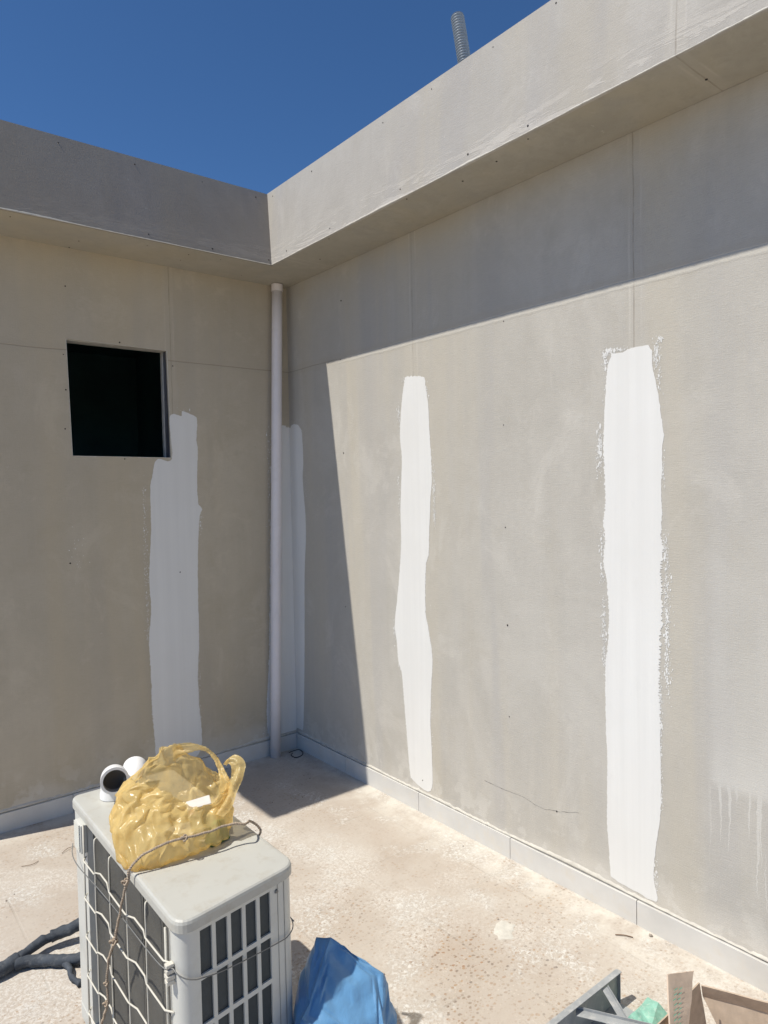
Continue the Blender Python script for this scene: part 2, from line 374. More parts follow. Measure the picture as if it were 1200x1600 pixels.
# ------------------------------------------------------------ materials
M = {}
BOARD1 = (.350, .322, .268); BOARD2 = (.395, .375, .328)
M['wallR'] = mat_board('cement board right', (.445, .423, .378), (.485, .466, .425), 1, (-1.198, -2.418), 2.401, (-2.690, 1.62, .60), base_smear=True)
M['wallL'] = mat_board('cement board left', (.460, .405, .310), (.490, .440, .350), 0, (-.765,), 2.401, base_smear=True)  # same board as the right wall; warm shade tint put into its colour
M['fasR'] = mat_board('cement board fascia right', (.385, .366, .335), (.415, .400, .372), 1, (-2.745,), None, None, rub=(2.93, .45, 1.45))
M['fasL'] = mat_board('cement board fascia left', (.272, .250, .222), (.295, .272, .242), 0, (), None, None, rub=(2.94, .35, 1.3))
M['soffR'] = mat_board('cement board soffit right', (.375, .352, .292), (.41, .385, .325), 1, (-2.745, -.50))
M['soffL'] = mat_board('cement board soffit left', (.385, .358, .295), (.41, .38, .315), 0, (-1.9,))
M['paint'] = mat_paint()
M['floor'] = mat_floor()
M['skirt'] = mat_simple('grey marble skirting', (.585, .578, .555), .5, 0, .08, 5, .10, 40, .35, (.60, .56, .49), .6)
M['mortar'] = mat_simple('cream mortar', (.54, .52, .465), .9, 0, .12, 30, .6, 90, .2)
M['screw'] = mat_simple('black screw', (.035, .03, .028), .6, .3)
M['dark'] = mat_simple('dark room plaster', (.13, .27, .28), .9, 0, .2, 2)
M['jamb'] = mat_simple('blue grey steel jamb', (.10, .105, .125), .5, .2, .3, 14, .2, 50, .4, (.25, .25, .25), .5, (1, 1, .3))
M['strip'] = mat_simple('galvanized strip', (.55, .54, .50), .5, .3, .15, 20)
M['pvc'] = mat_simple('white pvc', (.76, .725, .73), .38, 0, .03, 6, .02, 30, .45, (.55, .53, .50), .2)
M['pvcw'] = mat_simple('bright white pvc', (.80, .80, .79), .3, 0, .02, 8, .02, 30, .5)
M['pvcin'] = mat_simple('pvc inside', (.40, .38, .35), .5, 0, .05)
M['ac'] = mat_simple('aged white enamel', (.58, .585, .545), .42, 0, .035, 7, .03, 120, .45, (.44, .42, .36), .28)
M['actop'] = mat_simple('enamel top darkened for sun', (.465, .462, .42), .45, 0, .03, 9, .05, 160, .4, (.36, .32, .25), .38)  # casing enamel with its base colour darkened to offset sun on the top
M['guard'] = mat_simple('cream coated wire', (.60, .575, .50), .5, 0, .08, 30, .1, 80)
M['black'] = mat_simple('valve cap black', (.02, .02, .022), .8)  # plain black of the valve cap
def mat_coil():
    t = NT('dusty coil fins'); X = t.xyz(); o = t.coord()
    s = t.m_('SINE', t.m_('MULTIPLY', X[2], 2600.)); n1 = t.noise(o, 9, 5)
    col = t.mix(t.ramp(n1, [(.3, 0.), (.7, 1.)]), (.085, .083, .075), (.12, .117, .105))
    col = t.mix(t.m_('MULTIPLY', t.ramp(t.noise(t.coord((2, 30, 2)), 1, 4), [(.5, 0.), (.7, 1.)]), .4), col, (.10, .10, .095))
    t.pbr(col, .65, .2, t.bump(s, .4, .002), .4); return t.m
M['coil'] = mat_coil()
M['slot'] = mat_simple('dark blue grey mesh', (.045, .055, .060), .6, 0, .12, 60, .2, 300)
M['rope'] = mat_simple('weathered jute twine', (.40, .32, .24), .85, 0, .25, 160, .6, 500, .2)
M['wire'] = mat_simple('grey tie wire', (.22, .22, .21), .5, .4)
M['foam'] = mat_simple('blue black foam insulation', (.055, .065, .080), .75, 0, .3, 18, .5, 130, .3, (.15, .155, .16), .5)
M['bagY'] = mat_film('yellow plastic film', (.93, .73, .33), .50, .30, .24)
M['bagB'] = mat_film('blue plastic film', (.17, .39, .66), .22, .01, .38)
M['galv'] = mat_simple('dusty galvanized steel', (.32, .335, .34), .62, .1, .15, 14, .3, 70, .5, (.55, .54, .5), .5)
M['mint'] = mat_simple('mint green wrapper', (.25, .50, .40), .45, 0, .2, 30, .3, 60, .4, (.6, .6, .55), .4)
M['paper'] = mat_simple('white paper', (.62, .60, .57), .6)
M['red'] = mat_simple('red print', (.55, .10, .08), .5)
M['leaf'] = mat_simple('green produce', (.12, .22, .06), .5)
M['conduit'] = mat_simple('grey corrugated conduit', (.26, .31, .36), .45, .1, .08, 20)
M['stick'] = mat_simple('dry twig', (.16, .10, .06), .8)
M['pebble'] = mat_simple('grey pebble', (.30, .26, .22), .85)
def mat_card(name, c, prn=False):
    t = NT(name); o = t.coord(); fl = t.n('SeparateXYZ'); t.l(o, fl.inputs[0])
    n1 = t.noise(o, 30, 5, .6)
    col = t.mix(t.ramp(n1, [(.3, 0.), (.7, 1.)]), tuple(x*.88 for x in c), tuple(x*1.1 for x in c))
    h = t.m_('SINE', t.m_('MULTIPLY', fl.outputs[0], 1300.))
    col = t.mix(t.m_('MULTIPLY', t.ss(h, .2, 1.), .04), col, tuple(x*.7 for x in c))
    t.pbr(col, .85, 0, t.bump(h, .08, .0008), .2); return t.m
M['card'] = mat_card('brown cardboard', (.47, .375, .285))
M['cardpale'] = mat_card('pale cardboard', (.56, .45, .35))
M['cardprint'] = mat_simple('green carton print', (.22, .50, .36), .8)

# ------------------------------------------------------------ setting
bm = bmesh.new()
box(bm, -5.0, 4.0, -7.5, 3.2, -.3, 0); fl = obj('floor', bm, M['floor']); fl['kind'] = 'structure'
bm = bmesh.new()
for a in [(-400, -400), (400, -400), (400, 400), (-400, 400)]: bm.verts.new((a[0], a[1], -4))
bm.faces.new(bm.verts); gr = obj('ground', bm, mat_simple('dusty street ground', (.34, .28, .21), .95, 0, .25, .3, .2, 8)); gr['kind'] = 'structure'  # ground out of view, toned pale and warm to bounce light into shade

H = 2.9266; HT = 3.359; HS = .095; TS = .012
XE = -2.07      # end of the left wall
XR = -2.306     # end of its roof
D1B, D1T = .305, .2735       # right fascia offset bottom / top
D2B, D2T = .354, .2702       # left fascia
def prism(bm, quad_a, quad_b):
    a = [bm.verts.new(p) for p in quad_a]; b = [bm.verts.new(p) for p in quad_b]; n = len(a)
    bm.faces.new(a); bm.faces.new(b[::-1])
    for i in range(n): bm.faces.new((a[i], b[i], b[(i+1) % n], a[(i+1) % n]))
def dot_screws(proto_name, pts, parent, nrm):
    first = None
    for p in pts:
        if first is None:
            bm = bmesh.new(); bmesh.ops.create_cone(bm, segments=8, radius1=.0052, radius2=.0038, depth=.0026, cap_ends=True)
            bmesh.ops.rotate(bm, verts=bm.verts, matrix=Vector((0, 0, 1)).rotation_difference(Vector(nrm)).to_matrix(), cent=(0, 0, 0))
            o = first = obj('screw', bm, M['screw'], parent)
        else:
            o = first.copy(); sc.collection.objects.link(o); o.parent = parent
        o.location = p
        k = random.uniform(.45, .95); o.scale = (k, k, k)

# --- right building
RB = thing('building', 'building side of grey cement boards with two sunlit white paint stripes, on the right', 'building', group='cement board rooftop walls')
YN = -7.0; YF = 3.0
bm = bmesh.new(); box(bm, 0, .06, YN, 0, 0, H+.0); wallR = obj('wall', bm, M['wallR'], RB)
bm = bmesh.new(); box(bm, .06, 3.0, YN, YF, 0, H); obj('inner_wall', bm, M['dark'], RB)
bm = bmesh.new()   # fascia board, leaning back a little
A = [(-D1B, -D2B, H), (-D1B+.012, -D2B, H), (-D1T+.012, -D2T, HT), (-D1T, -D2T, HT)]
prism(bm, A, [(x, YN, z) for x, y, z in A]); fR = obj('fascia', bm, M['fasR'], RB)
bm = bmesh.new(); box(bm, -D1B+.012, -.001, YN, -.0, H+.0, H+.012)
for v in bm.verts:
    pass
sR = obj('soffit', bm, M['soffR'], RB)
bm = bmesh.new(); box(bm, -D1T+.0125, 3.0, YN, YF, H+.15, H+.25); obj('roof', bm, M['skirt'], RB)
# skirting tiles with joints at the board seams
def skirting(parent, axis, cuts, mats):
    for a, b in zip(cuts, cuts[1:]):
        bm = bmesh.new()
        hz = HS+random.uniform(-.0015, .0015)
        if axis == 1: box(bm, -TS-random.uniform(0, .001), .0, b+.0012, a-.0012, -.01, hz, .0012)
        else: box(bm, a+.0012, b-.0012, -TS-random.uniform(0, .001), .0, -.01, hz, .0012)
        obj('skirting_tile', bm, M['skirt'], parent)
skirting(RB, 1, [-TS-.001, -.55, -1.190, -1.80, -2.418, -3.03, -3.64, -4.25, -4.9, -5.5, -6.1], None)
def mortar(parent, axis, a, b, off=0):
    """ragged bead of mortar above the skirting, with a thin open gap under it"""
    bm = bmesh.new(); n = int(abs(b-a)/.012); rows = []
    for i in range(n+1):
        s = a+(b-a)*i/n
        q = noise.noise((s*6, off, 0)); q2 = noise.noise((s*31, off, 3)); q3 = noise.noise((s*2.1, off, 9))
        q4 = noise.noise((s*75, off, 2)); lo = HS+.0035+.0022*q2+.003*q3+.0012*q4; hi = lo+.007+.005*q+.005*q2+.016*max(0, q3)+.003*q4
        t_ = .0065+.004*q+.0025*q2+.0015*q4
        prof = [(.0, hi+.003), (t_*.45, hi-.001), (t_, (lo+hi)/2), (t_*.8, lo), (.0, lo)]
        rows.append([bm.verts.new((-d, s, z) if axis == 1 else (s, -d, z)) for d, z in prof])
    for r0, r1 in zip(rows, rows[1:]):
        for k in range(4): bm.faces.new((r0[k], r1[k], r1[k+1], r0[k+1]))
    obj('mortar_bead', bm, M['mortar'], parent, smooth=True)
mortar(RB, 1, -.014, -6.1, 1.)
dot_screws('s', [(-.001, y, z) for y, z in [(-0.592, 2.722), (-0.573, 2.394), (-0.584, 1.862), (-0.569, 0.977), (-1.795, 2.371), (-1.787, 1.923), (-1.789, 1.475), (-1.793, 1.043), (-1.796, 0.636), (-2.047, 0.299), (-1.212, 0.165), (-2.96, .9), (-2.96, 1.5)]], wallR, (-1, 0, 0))
def fx(z): return -D1B+(D1B-D1T)*(z-H)/(HT-H)-.001
dot_screws('s', [(fx(z), y, z) for y, z in [(-2.003, 3.33), (-1.659, 3.327), (-1.333, 3.322), (-0.74, 3.317), (-2.296, 3.336), (-0.335, 3.324), (-0.512, 2.964), (-0.931, 2.961), (-1.475, 2.969), (-1.888, 2.964), (-2.188, 2.951)]], fR, (-1, 0, .07))
dot_screws('s', [(x, y, H-.001) for x, y in [(-0.28, -0.888), (-0.141, -0.598), (-0.28, -1.492), (-0.209, -1.766), (-0.228, -1.97), (-0.268, -2.159), (-0.111, -2.744)]], sR, (0, 0, -1))

# --- left building
LB = thing('building', 'shaded cement board building side with a square opening, on the left', 'building', group='cement board rooftop walls')
WL, WR, WB, WT, TH = -1.3165, -.787, 1.858, 2.4528, .012
def panel_with_hole(x0, x1, z0, z1, yf, yb, hole):
    bm = bmesh.new(); hx0, hx1, hz0, hz1 = hole
    O = [(x0, z0), (x1, z0), (x1, z1), (x0, z1)]; I = hole_pts
    f = [[bm.verts.new((x, y, z)) for x, z in P] for y in (yf, yb) for P in (O, I)]
    for i in range(4):
        j = (i+1) % 4
        bm.faces.new((f[0][i], f[0][j], f[1][j], f[1][i])); bm.faces.new((f[2][i], f[3][i], f[3][j], f[2][j]))
        bm.faces.new((f[1][i], f[1][j], f[3][j], f[3][i])); bm.faces.new((f[0][i], f[2][i], f[2][j], f[0][j]))
    return bm
hole_pts = [(WL+.008, WB), (WR+.004, WB-.004), (WR-.004, WT), (WL-.004, WT+.006)]
bm = panel_with_hole(XE, 0, 0, H, 0, .012, (WL, WR, WB, WT)); wallL = obj('wall', bm, M['wallL'], LB)
# closed dark room behind the opening
bm = bmesh.new()
box(bm, XE, WL-.02, .0125, .07, 0, H); box(bm, WR+.02, -.0005, .0125, .07, 0, H)
box(bm, WL-.02, WR+.02, .0125, .07, 0, WB-.02); box(bm, WL-.02, WR+.02, .0125, .07, WT+.02, H)
box(bm, XE, XE+.06, .07, 2.6, 0, H); box(bm, XE+.06, -.0005, 2.54, 2.6, 0, H); box(bm, -.06, -.0005, .07, 2.54, 0, H)
box(bm, XE+.06, -.06, .07, 2.54, .002, .05); box(bm, XE+.06, -.06, .07, 2.54, H-.05, H)
obj('inner_wall', bm, M['dark'], LB)
WN = link(bpy.data.objects.new('window_opening', None)); WN.parent = LB
bm = bmesh.new(); box(bm, WR-.0005, WR+.0195, .0125, .085, WB-.019, WT+.019); box(bm, WL-.0195, WL-.002, .0125, .085, WB-.019, WT+.019)
box(bm, WL-.001, WR-.001, .0125, .085, WB-.019, WB-.004); obj('window_jamb', bm, M['jamb'], WN)
bm = bmesh.new(); box(bm, WL-.001, WR-.001, .0125, .085, WT+.002, WT+.019)
box(bm, WR-.0075, WR-.0008, .060, .086, WB-.003, WT+.001); obj('window_trim', bm, M['strip'], WN)
bm = bmesh.new()   # raw pale board edge, chipped
def rag(a, b, off):
    n_ = 60; A_ = Vector(a); B_ = Vector(b); o_ = Vector(off); prev = None
    for i in range(n_+1):
        p = A_.lerp(B_, i/n_); w_ = 1+.8*noise.noise(p*60)+.9*max(0, noise.noise(p*17+Vector((3, 0, 0))))
        q = p+o_*w_
        cur = (bm.verts.new((p.x, -.0006, p.z)), bm.verts.new((q.x, -.0006, q.z)))
        if prev: bm.faces.new((prev[0], cur[0], cur[1], prev[1]))
        prev = cur
h4 = [Vector((x, 0, z)) for x, z in hole_pts]
rag(h4[0], h4[1], (0, 0, -.0025)); rag(h4[1], h4[2], (.004, 0, 0)); rag(h4[2], h4[3], (0, 0, .002)); rag(h4[3], h4[0], (-.0025, 0, 0))
obj('board_edge', bm, M['mortar'], WN)
bm = bmesh.new()
A = [(-D1B+.0125, -D2B, H), (-D1B+.0125, -D2B+.012, H), (-D1T+.0125, -D2T+.012, HT-.002), (-D1T+.0125, -D2T, HT-.002)]
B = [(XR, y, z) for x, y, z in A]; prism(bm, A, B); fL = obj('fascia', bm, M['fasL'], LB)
bm = bmesh.new(); box(bm, XR, -D1B+.0117, -D2B+.012, .012, H-.0015, H+.0105)
box(bm, -.001, .0, -.0, .012, H, H+.012); sL = obj('soffit', bm, M['soffL'], LB)
bm = bmesh.new(); box(bm, XR, -D1T+.012, -D2T+.0125, 2.6, H+.15, H+.25)
box(bm, XR, XR+.012, -D2B+.012, 2.6, H+.012, H+.149); obj('roof', bm, M['skirt'], LB)
skirting(LB, 0, [-1.98, -1.37, -.80, -.20, -.0005][:], None)
mortar(LB, 0, -2.0, -.014, 5.)
dot_screws('s', [(x, -.001, z) for x, z in [(-1.316, 2.728), (-1.049, 2.471), (-1.337, 2.377), (-1.331, 2.197), (-1.341, 1.996), (-1.042, 1.844), (-0.756, 2.372), (-.75, 1.2), (-1.34, 1.3)]], wallL, (0, -1, 0))
def fy(z): return -D2B+(D2B-D2T)*(z-H)/(HT-H)-.001
dot_screws('s', [(x, fy(z), z) for x, z in [(-1.398, 3.32), (-1.037, 3.317), (-0.675, 3.322), (-0.353, 3.319), (-1.004, 2.955), (-0.661, 2.95), (-0.32, 2.955)]], fL, (0, -1, .19))
dot_screws('s', [(x, y, H-.0025) for x, y in [(-1.617, -0.283), (-1.281, -0.139), (-1.294, -0.015), (-0.984, -0.271), (-0.756, -0.26), (-0.756, -0.15), (-0.36, -0.098), (-0.583, -0.285)]], sL, (0, 0, -1))

def edge_bead(parent, fn, a, b, off, kk=1.):
    bm = bmesh.new(); n = int(abs(b-a)/.010); prev = None
    for i in range(n+1):
        s_ = a+(b-a)*i/n; q = noise.noise((s_*9, off, 0)); q2 = noise.noise((s_*55, off, 3)); q3 = max(0, noise.noise((s_*2.3, off, 6)))
        hh = (.004+.003*q+.003*q2+.012*q3)*kk; cur = [bm.verts.new(fn(s_, d, z)) for d, z in ((0., -.0015), (.0022+.001*q2, -.001), (.0020+.001*q, max(.001, hh*.5)), (0.0004, max(.002, hh)))]
        if prev:
            for k in range(3): bm.faces.new((prev[k], cur[k], cur[k+1], prev[k+1]))
        prev = cur
    return obj('mortar_bead', bm, M['mortar'], parent, smooth=True)
edge_bead(RB, lambda s_, d, z: (fx(H+z)-d, s_, H+z), -D2B-.004, -6.5, 3.3)
edge_bead(LB, lambda s_, d, z: (s_, fy(H+z)-d, H+z), XR+.01, -D1B-.01, 8.1, .6)

# --- painted stripes: thin skins of filler with ragged edges
STR = {
 'A': (0, [(-0.784, 2.082), (-0.712, 2.092), (-0.711, 2.121), (-0.673, 2.112), (-0.623, 2.089), (-0.628, 1.949), (-0.621, 1.912), (-0.631, 1.708), (-0.627, 1.585), (-0.604, 1.558), (-0.626, 1.484), (-0.644, 1.168), (-0.648, 0.793), (-0.663, 0.57), (-0.659, 0.418), (-0.67, 0.125), (-0.925, 0.125), (-0.925, 0.202), (-0.936, 0.441), (-0.937, 0.622), (-0.941, 0.838), (-0.924, 1.015), (-0.929, 1.195), (-0.911, 1.444), (-0.907, 1.675), (-0.894, 1.746), (-0.865, 1.843), (-0.778, 1.848)]),
 'BL': (0, [(-0.122, 2.049), (-0.057, 2.06), (-0.0015, 2.054), (-0.0015, 1.107), (-0.0015, 0.125), (-0.206, 0.125), (-0.183, 0.722), (-0.151, 1.522)]),
 'BR': (1, [(-0.0015, 2.048), (-0.012, 2.05), (-.03, 2.068), (-0.06, 2.072), (-0.105, 2.061), (-0.141, 2.027), (-0.154, 1.836), (-0.142, 1.718), (-0.162, 1.519), (-0.163, 1.36), (-0.137, 1.118), (-0.119, 0.713), (-0.093, 0.3), (-0.069, 0.125), (-0.0015, 0.125), (-0.0015, 1.105)]),
 'C': (1, [(-1.134, 2.217), (-1.283, 2.197), (-1.286, 2.149), (-1.303, 2.069), (-1.309, 1.944), (-1.319, 1.796), (-1.32, 1.677), (-1.309, 1.608), (-1.295, 1.434), (-1.288, 1.319), (-1.268, 1.283), (-1.257, 1.054), (-1.278, 0.944), (-1.302, 0.804), (-1.288, 0.64), (-1.279, 0.476), (-1.285, 0.316), (-1.271, 0.128), (-1.119, 0.150), (-1.11, 0.198), (-1.095, 0.362), (-1.079, 0.527), (-1.063, 0.693), (-1.039, 0.739), (-1.026, 0.856), (-1.013, 0.939), (-1.038, 1.078), (-1.058, 1.198), (-1.078, 1.366), (-1.078, 1.532), (-1.087, 1.665), (-1.096, 1.813), (-1.085, 1.928), (-1.099, 2.058), (-1.117, 2.154)]),
 'D': (1, [(-2.328, 2.147), (-2.371, 2.142), (-2.408, 2.153), (-2.474, 2.153), (-2.489, 2.13), (-2.491, 2.075), (-2.508, 1.993), (-2.522, 1.897), (-2.531, 1.824), (-2.526, 1.774), (-2.525, 1.708), (-2.52, 1.628), (-2.524, 1.551), (-2.519, 1.477), (-2.526, 1.404), (-2.518, 1.335), (-2.522, 1.208), (-2.514, 1.091), (-2.508, 0.974), (-2.51, 0.857), (-2.511, 0.712), (-2.513, 0.565), (-2.509, 0.445), (-2.493, 0.335), (-2.483, 0.257), (-2.482, 0.196), (-2.494, 0.122), (-2.409, 0.120), (-2.328, 0.126), (-2.302, 0.134), (-2.295, 0.242), (-2.287, 0.336), (-2.29, 0.571), (-2.286, 0.728), (-2.285, 0.931), (-2.298, 1.057), (-2.302, 1.181), (-2.292, 1.304), (-2.281, 1.352), (-2.288, 1.451), (-2.28, 1.513), (-2.292, 1.574), (-2.29, 1.672), (-2.286, 1.794), (-2.29, 1.892), (-2.296, 1.976), (-2.308, 2.107)]),
}
LBL = {'A': 'chalky white paint stripe below the right side of the window', 'BL': 'white paint behind the downpipe',
       'BR': 'white paint stripe in the shaded corner', 'C': 'narrow sunlit white paint stripe', 'D': 'wide sunlit white paint stripe'}
def stripe(key, rough, flecks):
    ax, pts = STR[key]; parent = wallR if ax == 1 else wallL
    sm_ = []; npt = len(pts)
    for i in range(npt):
        q0, q1, q2, q3 = [Vector(pts[(i+k) % npt]) for k in (-1, 0, 1, 2)]
        for k in range(6):
            tt = k/6
            q = .5*((2*q1)+(-q0+q2)*tt+(2*q0-5*q1+4*q2-q3)*tt*tt+(-q0+3*q1-3*q2+q3)*tt**3)
            sm_.append(q if (q1-q2).length > .07 and not (abs(q1.x) < .003 and abs(q2.x) < .003) else q1.lerp(q2, tt))
    pts = sm_
    out = []
    rnd = random.Random(hash(key) if False else sum(map(ord, key)))
    n = len(pts)
    for i in range(n):
        a = Vector(pts[i]); b = Vector(pts[(i+1) % n]); L = (b-a).length; k = max(1, int(L/.0035))
        nr = Vector((-(b-a).y, (b-a).x)).normalized()
        corner = abs(a.x) < .003 and abs(b.x) < .003
        for j in range(k):
            p = a+(b-a)*j/k
            if corner: out.append(p); continue
            gate = max(0, noise.noise((p.x*3, p.y*2.3, 7.7))+.15)*2.2
            q = rough*(.9*noise.noise((p.x*60, p.y*90, 1.3))+.7*noise.noise((p.x*25, p.y*25, 4.))+gate*rnd.uniform(-1, 1)*1.5+(rnd.random() < .04)*rnd.uniform(0, 2.5)*min(1, gate))
            p = p+nr*q
            p.x = min(p.x, -.0015); p.y = max(p.y, .112)
            out.append(p)
    T = .0012
    def P(u, z, t): return (-t, u, z) if ax == 1 else (u, -t, z)
    tris = geometry.tessellate_polygon([[Vector((p.x, p.y, 0)) for p in out]])
    bm = bmesh.new(); f = [bm.verts.new(P(p.x, p.y, T)) for p in out]; b_ = [bm.verts.new(P(p.x, p.y, .0002)) for p in out]
    for t3 in tris:
        try: bm.faces.new([f[i] for i in t3])
        except ValueError: pass
    for i in range(len(out)):
        j = (i+1) % len(out); bm.faces.new((f[i], b_[i], b_[j], f[j]))
    # dry-brush flecks beside the edges: (u_center, z_center, su, sz, count)
    for (cu, cz, su, sz, cnt) in flecks:
        for _ in range(cnt):
            u = cu+rnd.gauss(0, su); z = cz+rnd.gauss(0, sz)
            s1 = rnd.uniform(.0006, .0022); s2 = rnd.uniform(.0008, .0050); m = rnd.randint(4, 6)
            if rnd.random() < .08: s1 *= 2; s2 *= 2
            vs = [bm.verts.new(P(min(-.002, u+s1*math.cos(6.283*k/m)*rnd.uniform(.5, 1.3)), z+s2*math.sin(6.283*k/m)*rnd.uniform(.5, 1.3), T*.8+rnd.uniform(0, .0003))) for k in range(m)]
            bm.faces.new(vs)
    me = obj('paint_stripe', bm, M['paint'], parent, label=LBL[key])
    me.data.validate()
def col(u, z0, z1, su, step, cnt):
    o = []; z = z0
    while z < z1: o.append((u, z, su, step*.4, cnt)); z += step
    return o
stripe('A', .0022, col(-.944, .85, 1.7, .006, .08, 22)+col(-.652, .35, 1.5, .005, .12, 12)+col(-.618, 1.45, 1.6, .006, .05, 25)+[(-1.30, 1.35, .02, .07, 22), (-.70, 2.13, .02, .006, 8)])
stripe('BL', .0035, col(-.155, .9, 2.0, .008, .09, 14)+[(-.23, .16, .02, .02, 30)])
stripe('BR', .0012, [(-.17, 1.7, .01, .05, 12)])
stripe('C', .0016, [(-1.078, 2.03, .006, .03, 70), (-1.295, 2.12, .006, .02, 45), (-1.115, 2.21, .012, .01, 22), (-1.335, 1.63, .005, .045, 110), (-1.335, 1.52, .006, .02, 80), (-1.075, 1.60, .006, .03, 35), (-1.062, 1.70, .005, .02, 20), (-1.01, .9, .006, .04, 40), (-1.045, .74, .006, .02, 40), (-1.04, 2.02, .02, .02, 5), (-1.33, 1.75, .005, .06, 20), (-1.29, .6, .005, .15, 50)])
stripe('D', .0024, [(-2.31, 2.155, .013, .007, 140), (-2.297, 2.12, .006, .02, 80), (-2.355, 2.155, .02, .004, 70), (-2.272, 1.80, .005, .035, 190), (-2.265, 1.76, .008, .05, 90), (-2.505, 2.12, .007, .025, 120), (-2.52, 2.165, .006, .006, 45), (-2.515, 2.03, .006, .03, 60), (-2.53, 1.70, .004, .03, 50)]
       + col(-2.538, .95, 1.5, .005, .05, 42)+col(-2.545, .9, 1.35, .008, .06, 18)+col(-2.281, .98, 1.2, .006, .05, 45)+col(-2.275, 1.3, 1.5, .005, .05, 30)+col(-2.515, .5, .95, .003, .06, 20)+[(-2.49, .2, .006, .03, 60), (-2.30, 2.0, .006, .04, 50)])

bm = bmesh.new(); cp = catmull([Vector((0, -1.64, .300)), Vector((0, -1.768, .297)), Vector((0, -1.87, .299)), Vector((0, -1.95, .286)), Vector((0, -2.04, .298)), Vector((0, -2.158, .332))], 14)
cp = [p+Vector((0, 0, .003*noise.noise(p*40))) for p in cp]; tube(bm, cp, .0011, 5, lambda i, t: .3+.9*abs(noise.noise((i*.3, 0, 0))))
obj('hairline_scratch', bm, M['screw'], wallR)
# --- downpipe
DP = thing('downpipe', 'white plastic rainwater downpipe standing in the shaded wall corner', 'pipe', (-.190, -.052, 0))
bm = bmesh.new(); tube(bm, [Vector((.095*t, 0, H*t)) for t in [0, .15, .3, .45, .6, .75, .9, .9985]], .0325, 28); obj('pipe_shaft', bm, M['pvc'], DP, smooth=True)
bm = bmesh.new(); tube(bm, [Vector((.095*t, 0, H*t)) for t in (.985, .9986)], .0355, 28)
obj('pipe_collar', bm, M['pvc'], DP, smooth=False)

# --- corrugated conduit behind the right fascia
bm = bmesh.new(); path = [Vector((.0, 0, 0))+Vector((0, .075*t+.012*t*t, .515*t)) for t in [i/264 for i in range(265)]]
tube(bm, path, .026, 18, lambda i, t: 1+.11*math.sin(i*2*math.pi/6), cap=False)
tube(bm, path[::-1], .021, 18, cap=False)
cd = obj('corrugated_conduit', bm, M['conduit'], None, smooth='keep', loc=(-.20, -1.828, H+.17)); tag(cd, 'grey corrugated flexible conduit poking up behind the roof edge against the sky', 'conduit')

# ------------------------------------------------------------ air conditioner outdoor unit
AX, AY = -1.765, -1.545
AC = thing('air_conditioner', 'cream outdoor air conditioner unit with wire guard, a yellow bag on its top', 'air conditioner', (-1.60, -1.96, 0))
def L_(x, y, z=0): return Vector((x+1.60, y+1.96, z))
HA = .72
def outline(inset=0, seg=7, rads=(.05, .045, .03, .03)):
    c = [(-1.770, -2.398), (-1.436, -2.343), (-1.436, -1.548), (-1.765, -1.548)]
    out = []; n = 4
    cen = Vector((-1.60, -1.96))
    for i in range(4):
        p = Vector(c[i]); a = (Vector(c[i-1])-p).normalized(); b = (Vector(c[(i+1) % 4])-p).normalized()
        p = p+(a+b)*inset; r = max(.004, rads[i]-inset)
        p0 = p+a*r; p1 = p+b*r
        for k in range(seg+1):
            t = k/seg; q = (1-t)**2*p0+2*t*(1-t)*p+t*t*p1
            out.append(q)
    return out
# top cover with a rolled lip
bm = bmesh.new()
prof = [(.001, HA-.030), (-.001, HA-.028), (-.001, HA-.010), (.001, HA-.004), (.005, HA-.0008), (.012, HA), (.05, HA+.0005)]
rings = []
for ins, z in prof: rings.append([bm.verts.new(L_(p.x, p.y, z)) for p in outline(ins)])
for a, b in zip(rings, rings[1:]):
    for k in range(len(a)): bm.faces.new((a[k], a[(k+1) % len(a)], b[(k+1) % len(a)], b[k]))
bm.faces.new(rings[-1]); bm.faces.new(rings[0][::-1])
obj('top_cover', bm, M['actop'], AC, smooth=False)
# base tray
bm = bmesh.new(); ra = [bm.verts.new(L_(p.x, p.y, .03)) for p in outline(.004)]; rb = [bm.verts.new(L_(p.x, p.y, .075)) for p in outline(.004)]
for k in range(len(ra)): bm.faces.new((ra[k], ra[(k+1) % len(ra)], rb[(k+1) % len(ra)], rb[k]))
bm.faces.new(ra[::-1]); bm.faces.new(rb); obj('base_tray', bm, M['ac'], AC)
for fy_ in (-2.25, -1.68):
    bm = bmesh.new(); box(bm, -.155, .155, fy_+1.96-.02, fy_+1.96+.02, 0, .031, .003); obj('foot', bm, M['ac'], AC)
# casing: wraps the front end and the right and back sides (open on the coil side)
ZB, ZT = .0755, HA-.0305
ol = outline(.005)
pl = [Vector((-1.7645, -2.325))]+[p for p in ol if True]
# closed polygon order: corner0 (near-left) ... corner3 (far-left)
bm = bmesh.new()
cas = [Vector((-1.762, -2.325))]+ol+[Vector((-1.760, -1.70))]
front_a = ol[7]; front_b = ol[8]
inner = []
c2 = Vector((-1.60, -1.96))
def quad(bm, a, b, z0, z1, mi=0):
    vs = [bm.verts.new(L_(a.x, a.y, z0)), bm.verts.new(L_(b.x, b.y, z0)), bm.verts.new(L_(b.x, b.y, z1)), bm.verts.new(L_(a.x, a.y, z1))]
    f = bm.faces.new(vs); f.material_index = mi
for a, b in zip(cas, cas[1:]):
    if a == front_a and b == front_b: continue      # the grille goes here
    quad(bm, a, b, ZB, ZT)
# inner return flanges by the coil opening
for y in (-2.325, -1.70):
    quad(bm, Vector((-1.762, y)), Vector((-1.735, y)), ZB, ZT)
bmesh.ops.remove_doubles(bm, verts=bm.verts, dist=1e-4)
cs = obj('casing', bm, M['ac'], AC, smooth=True)
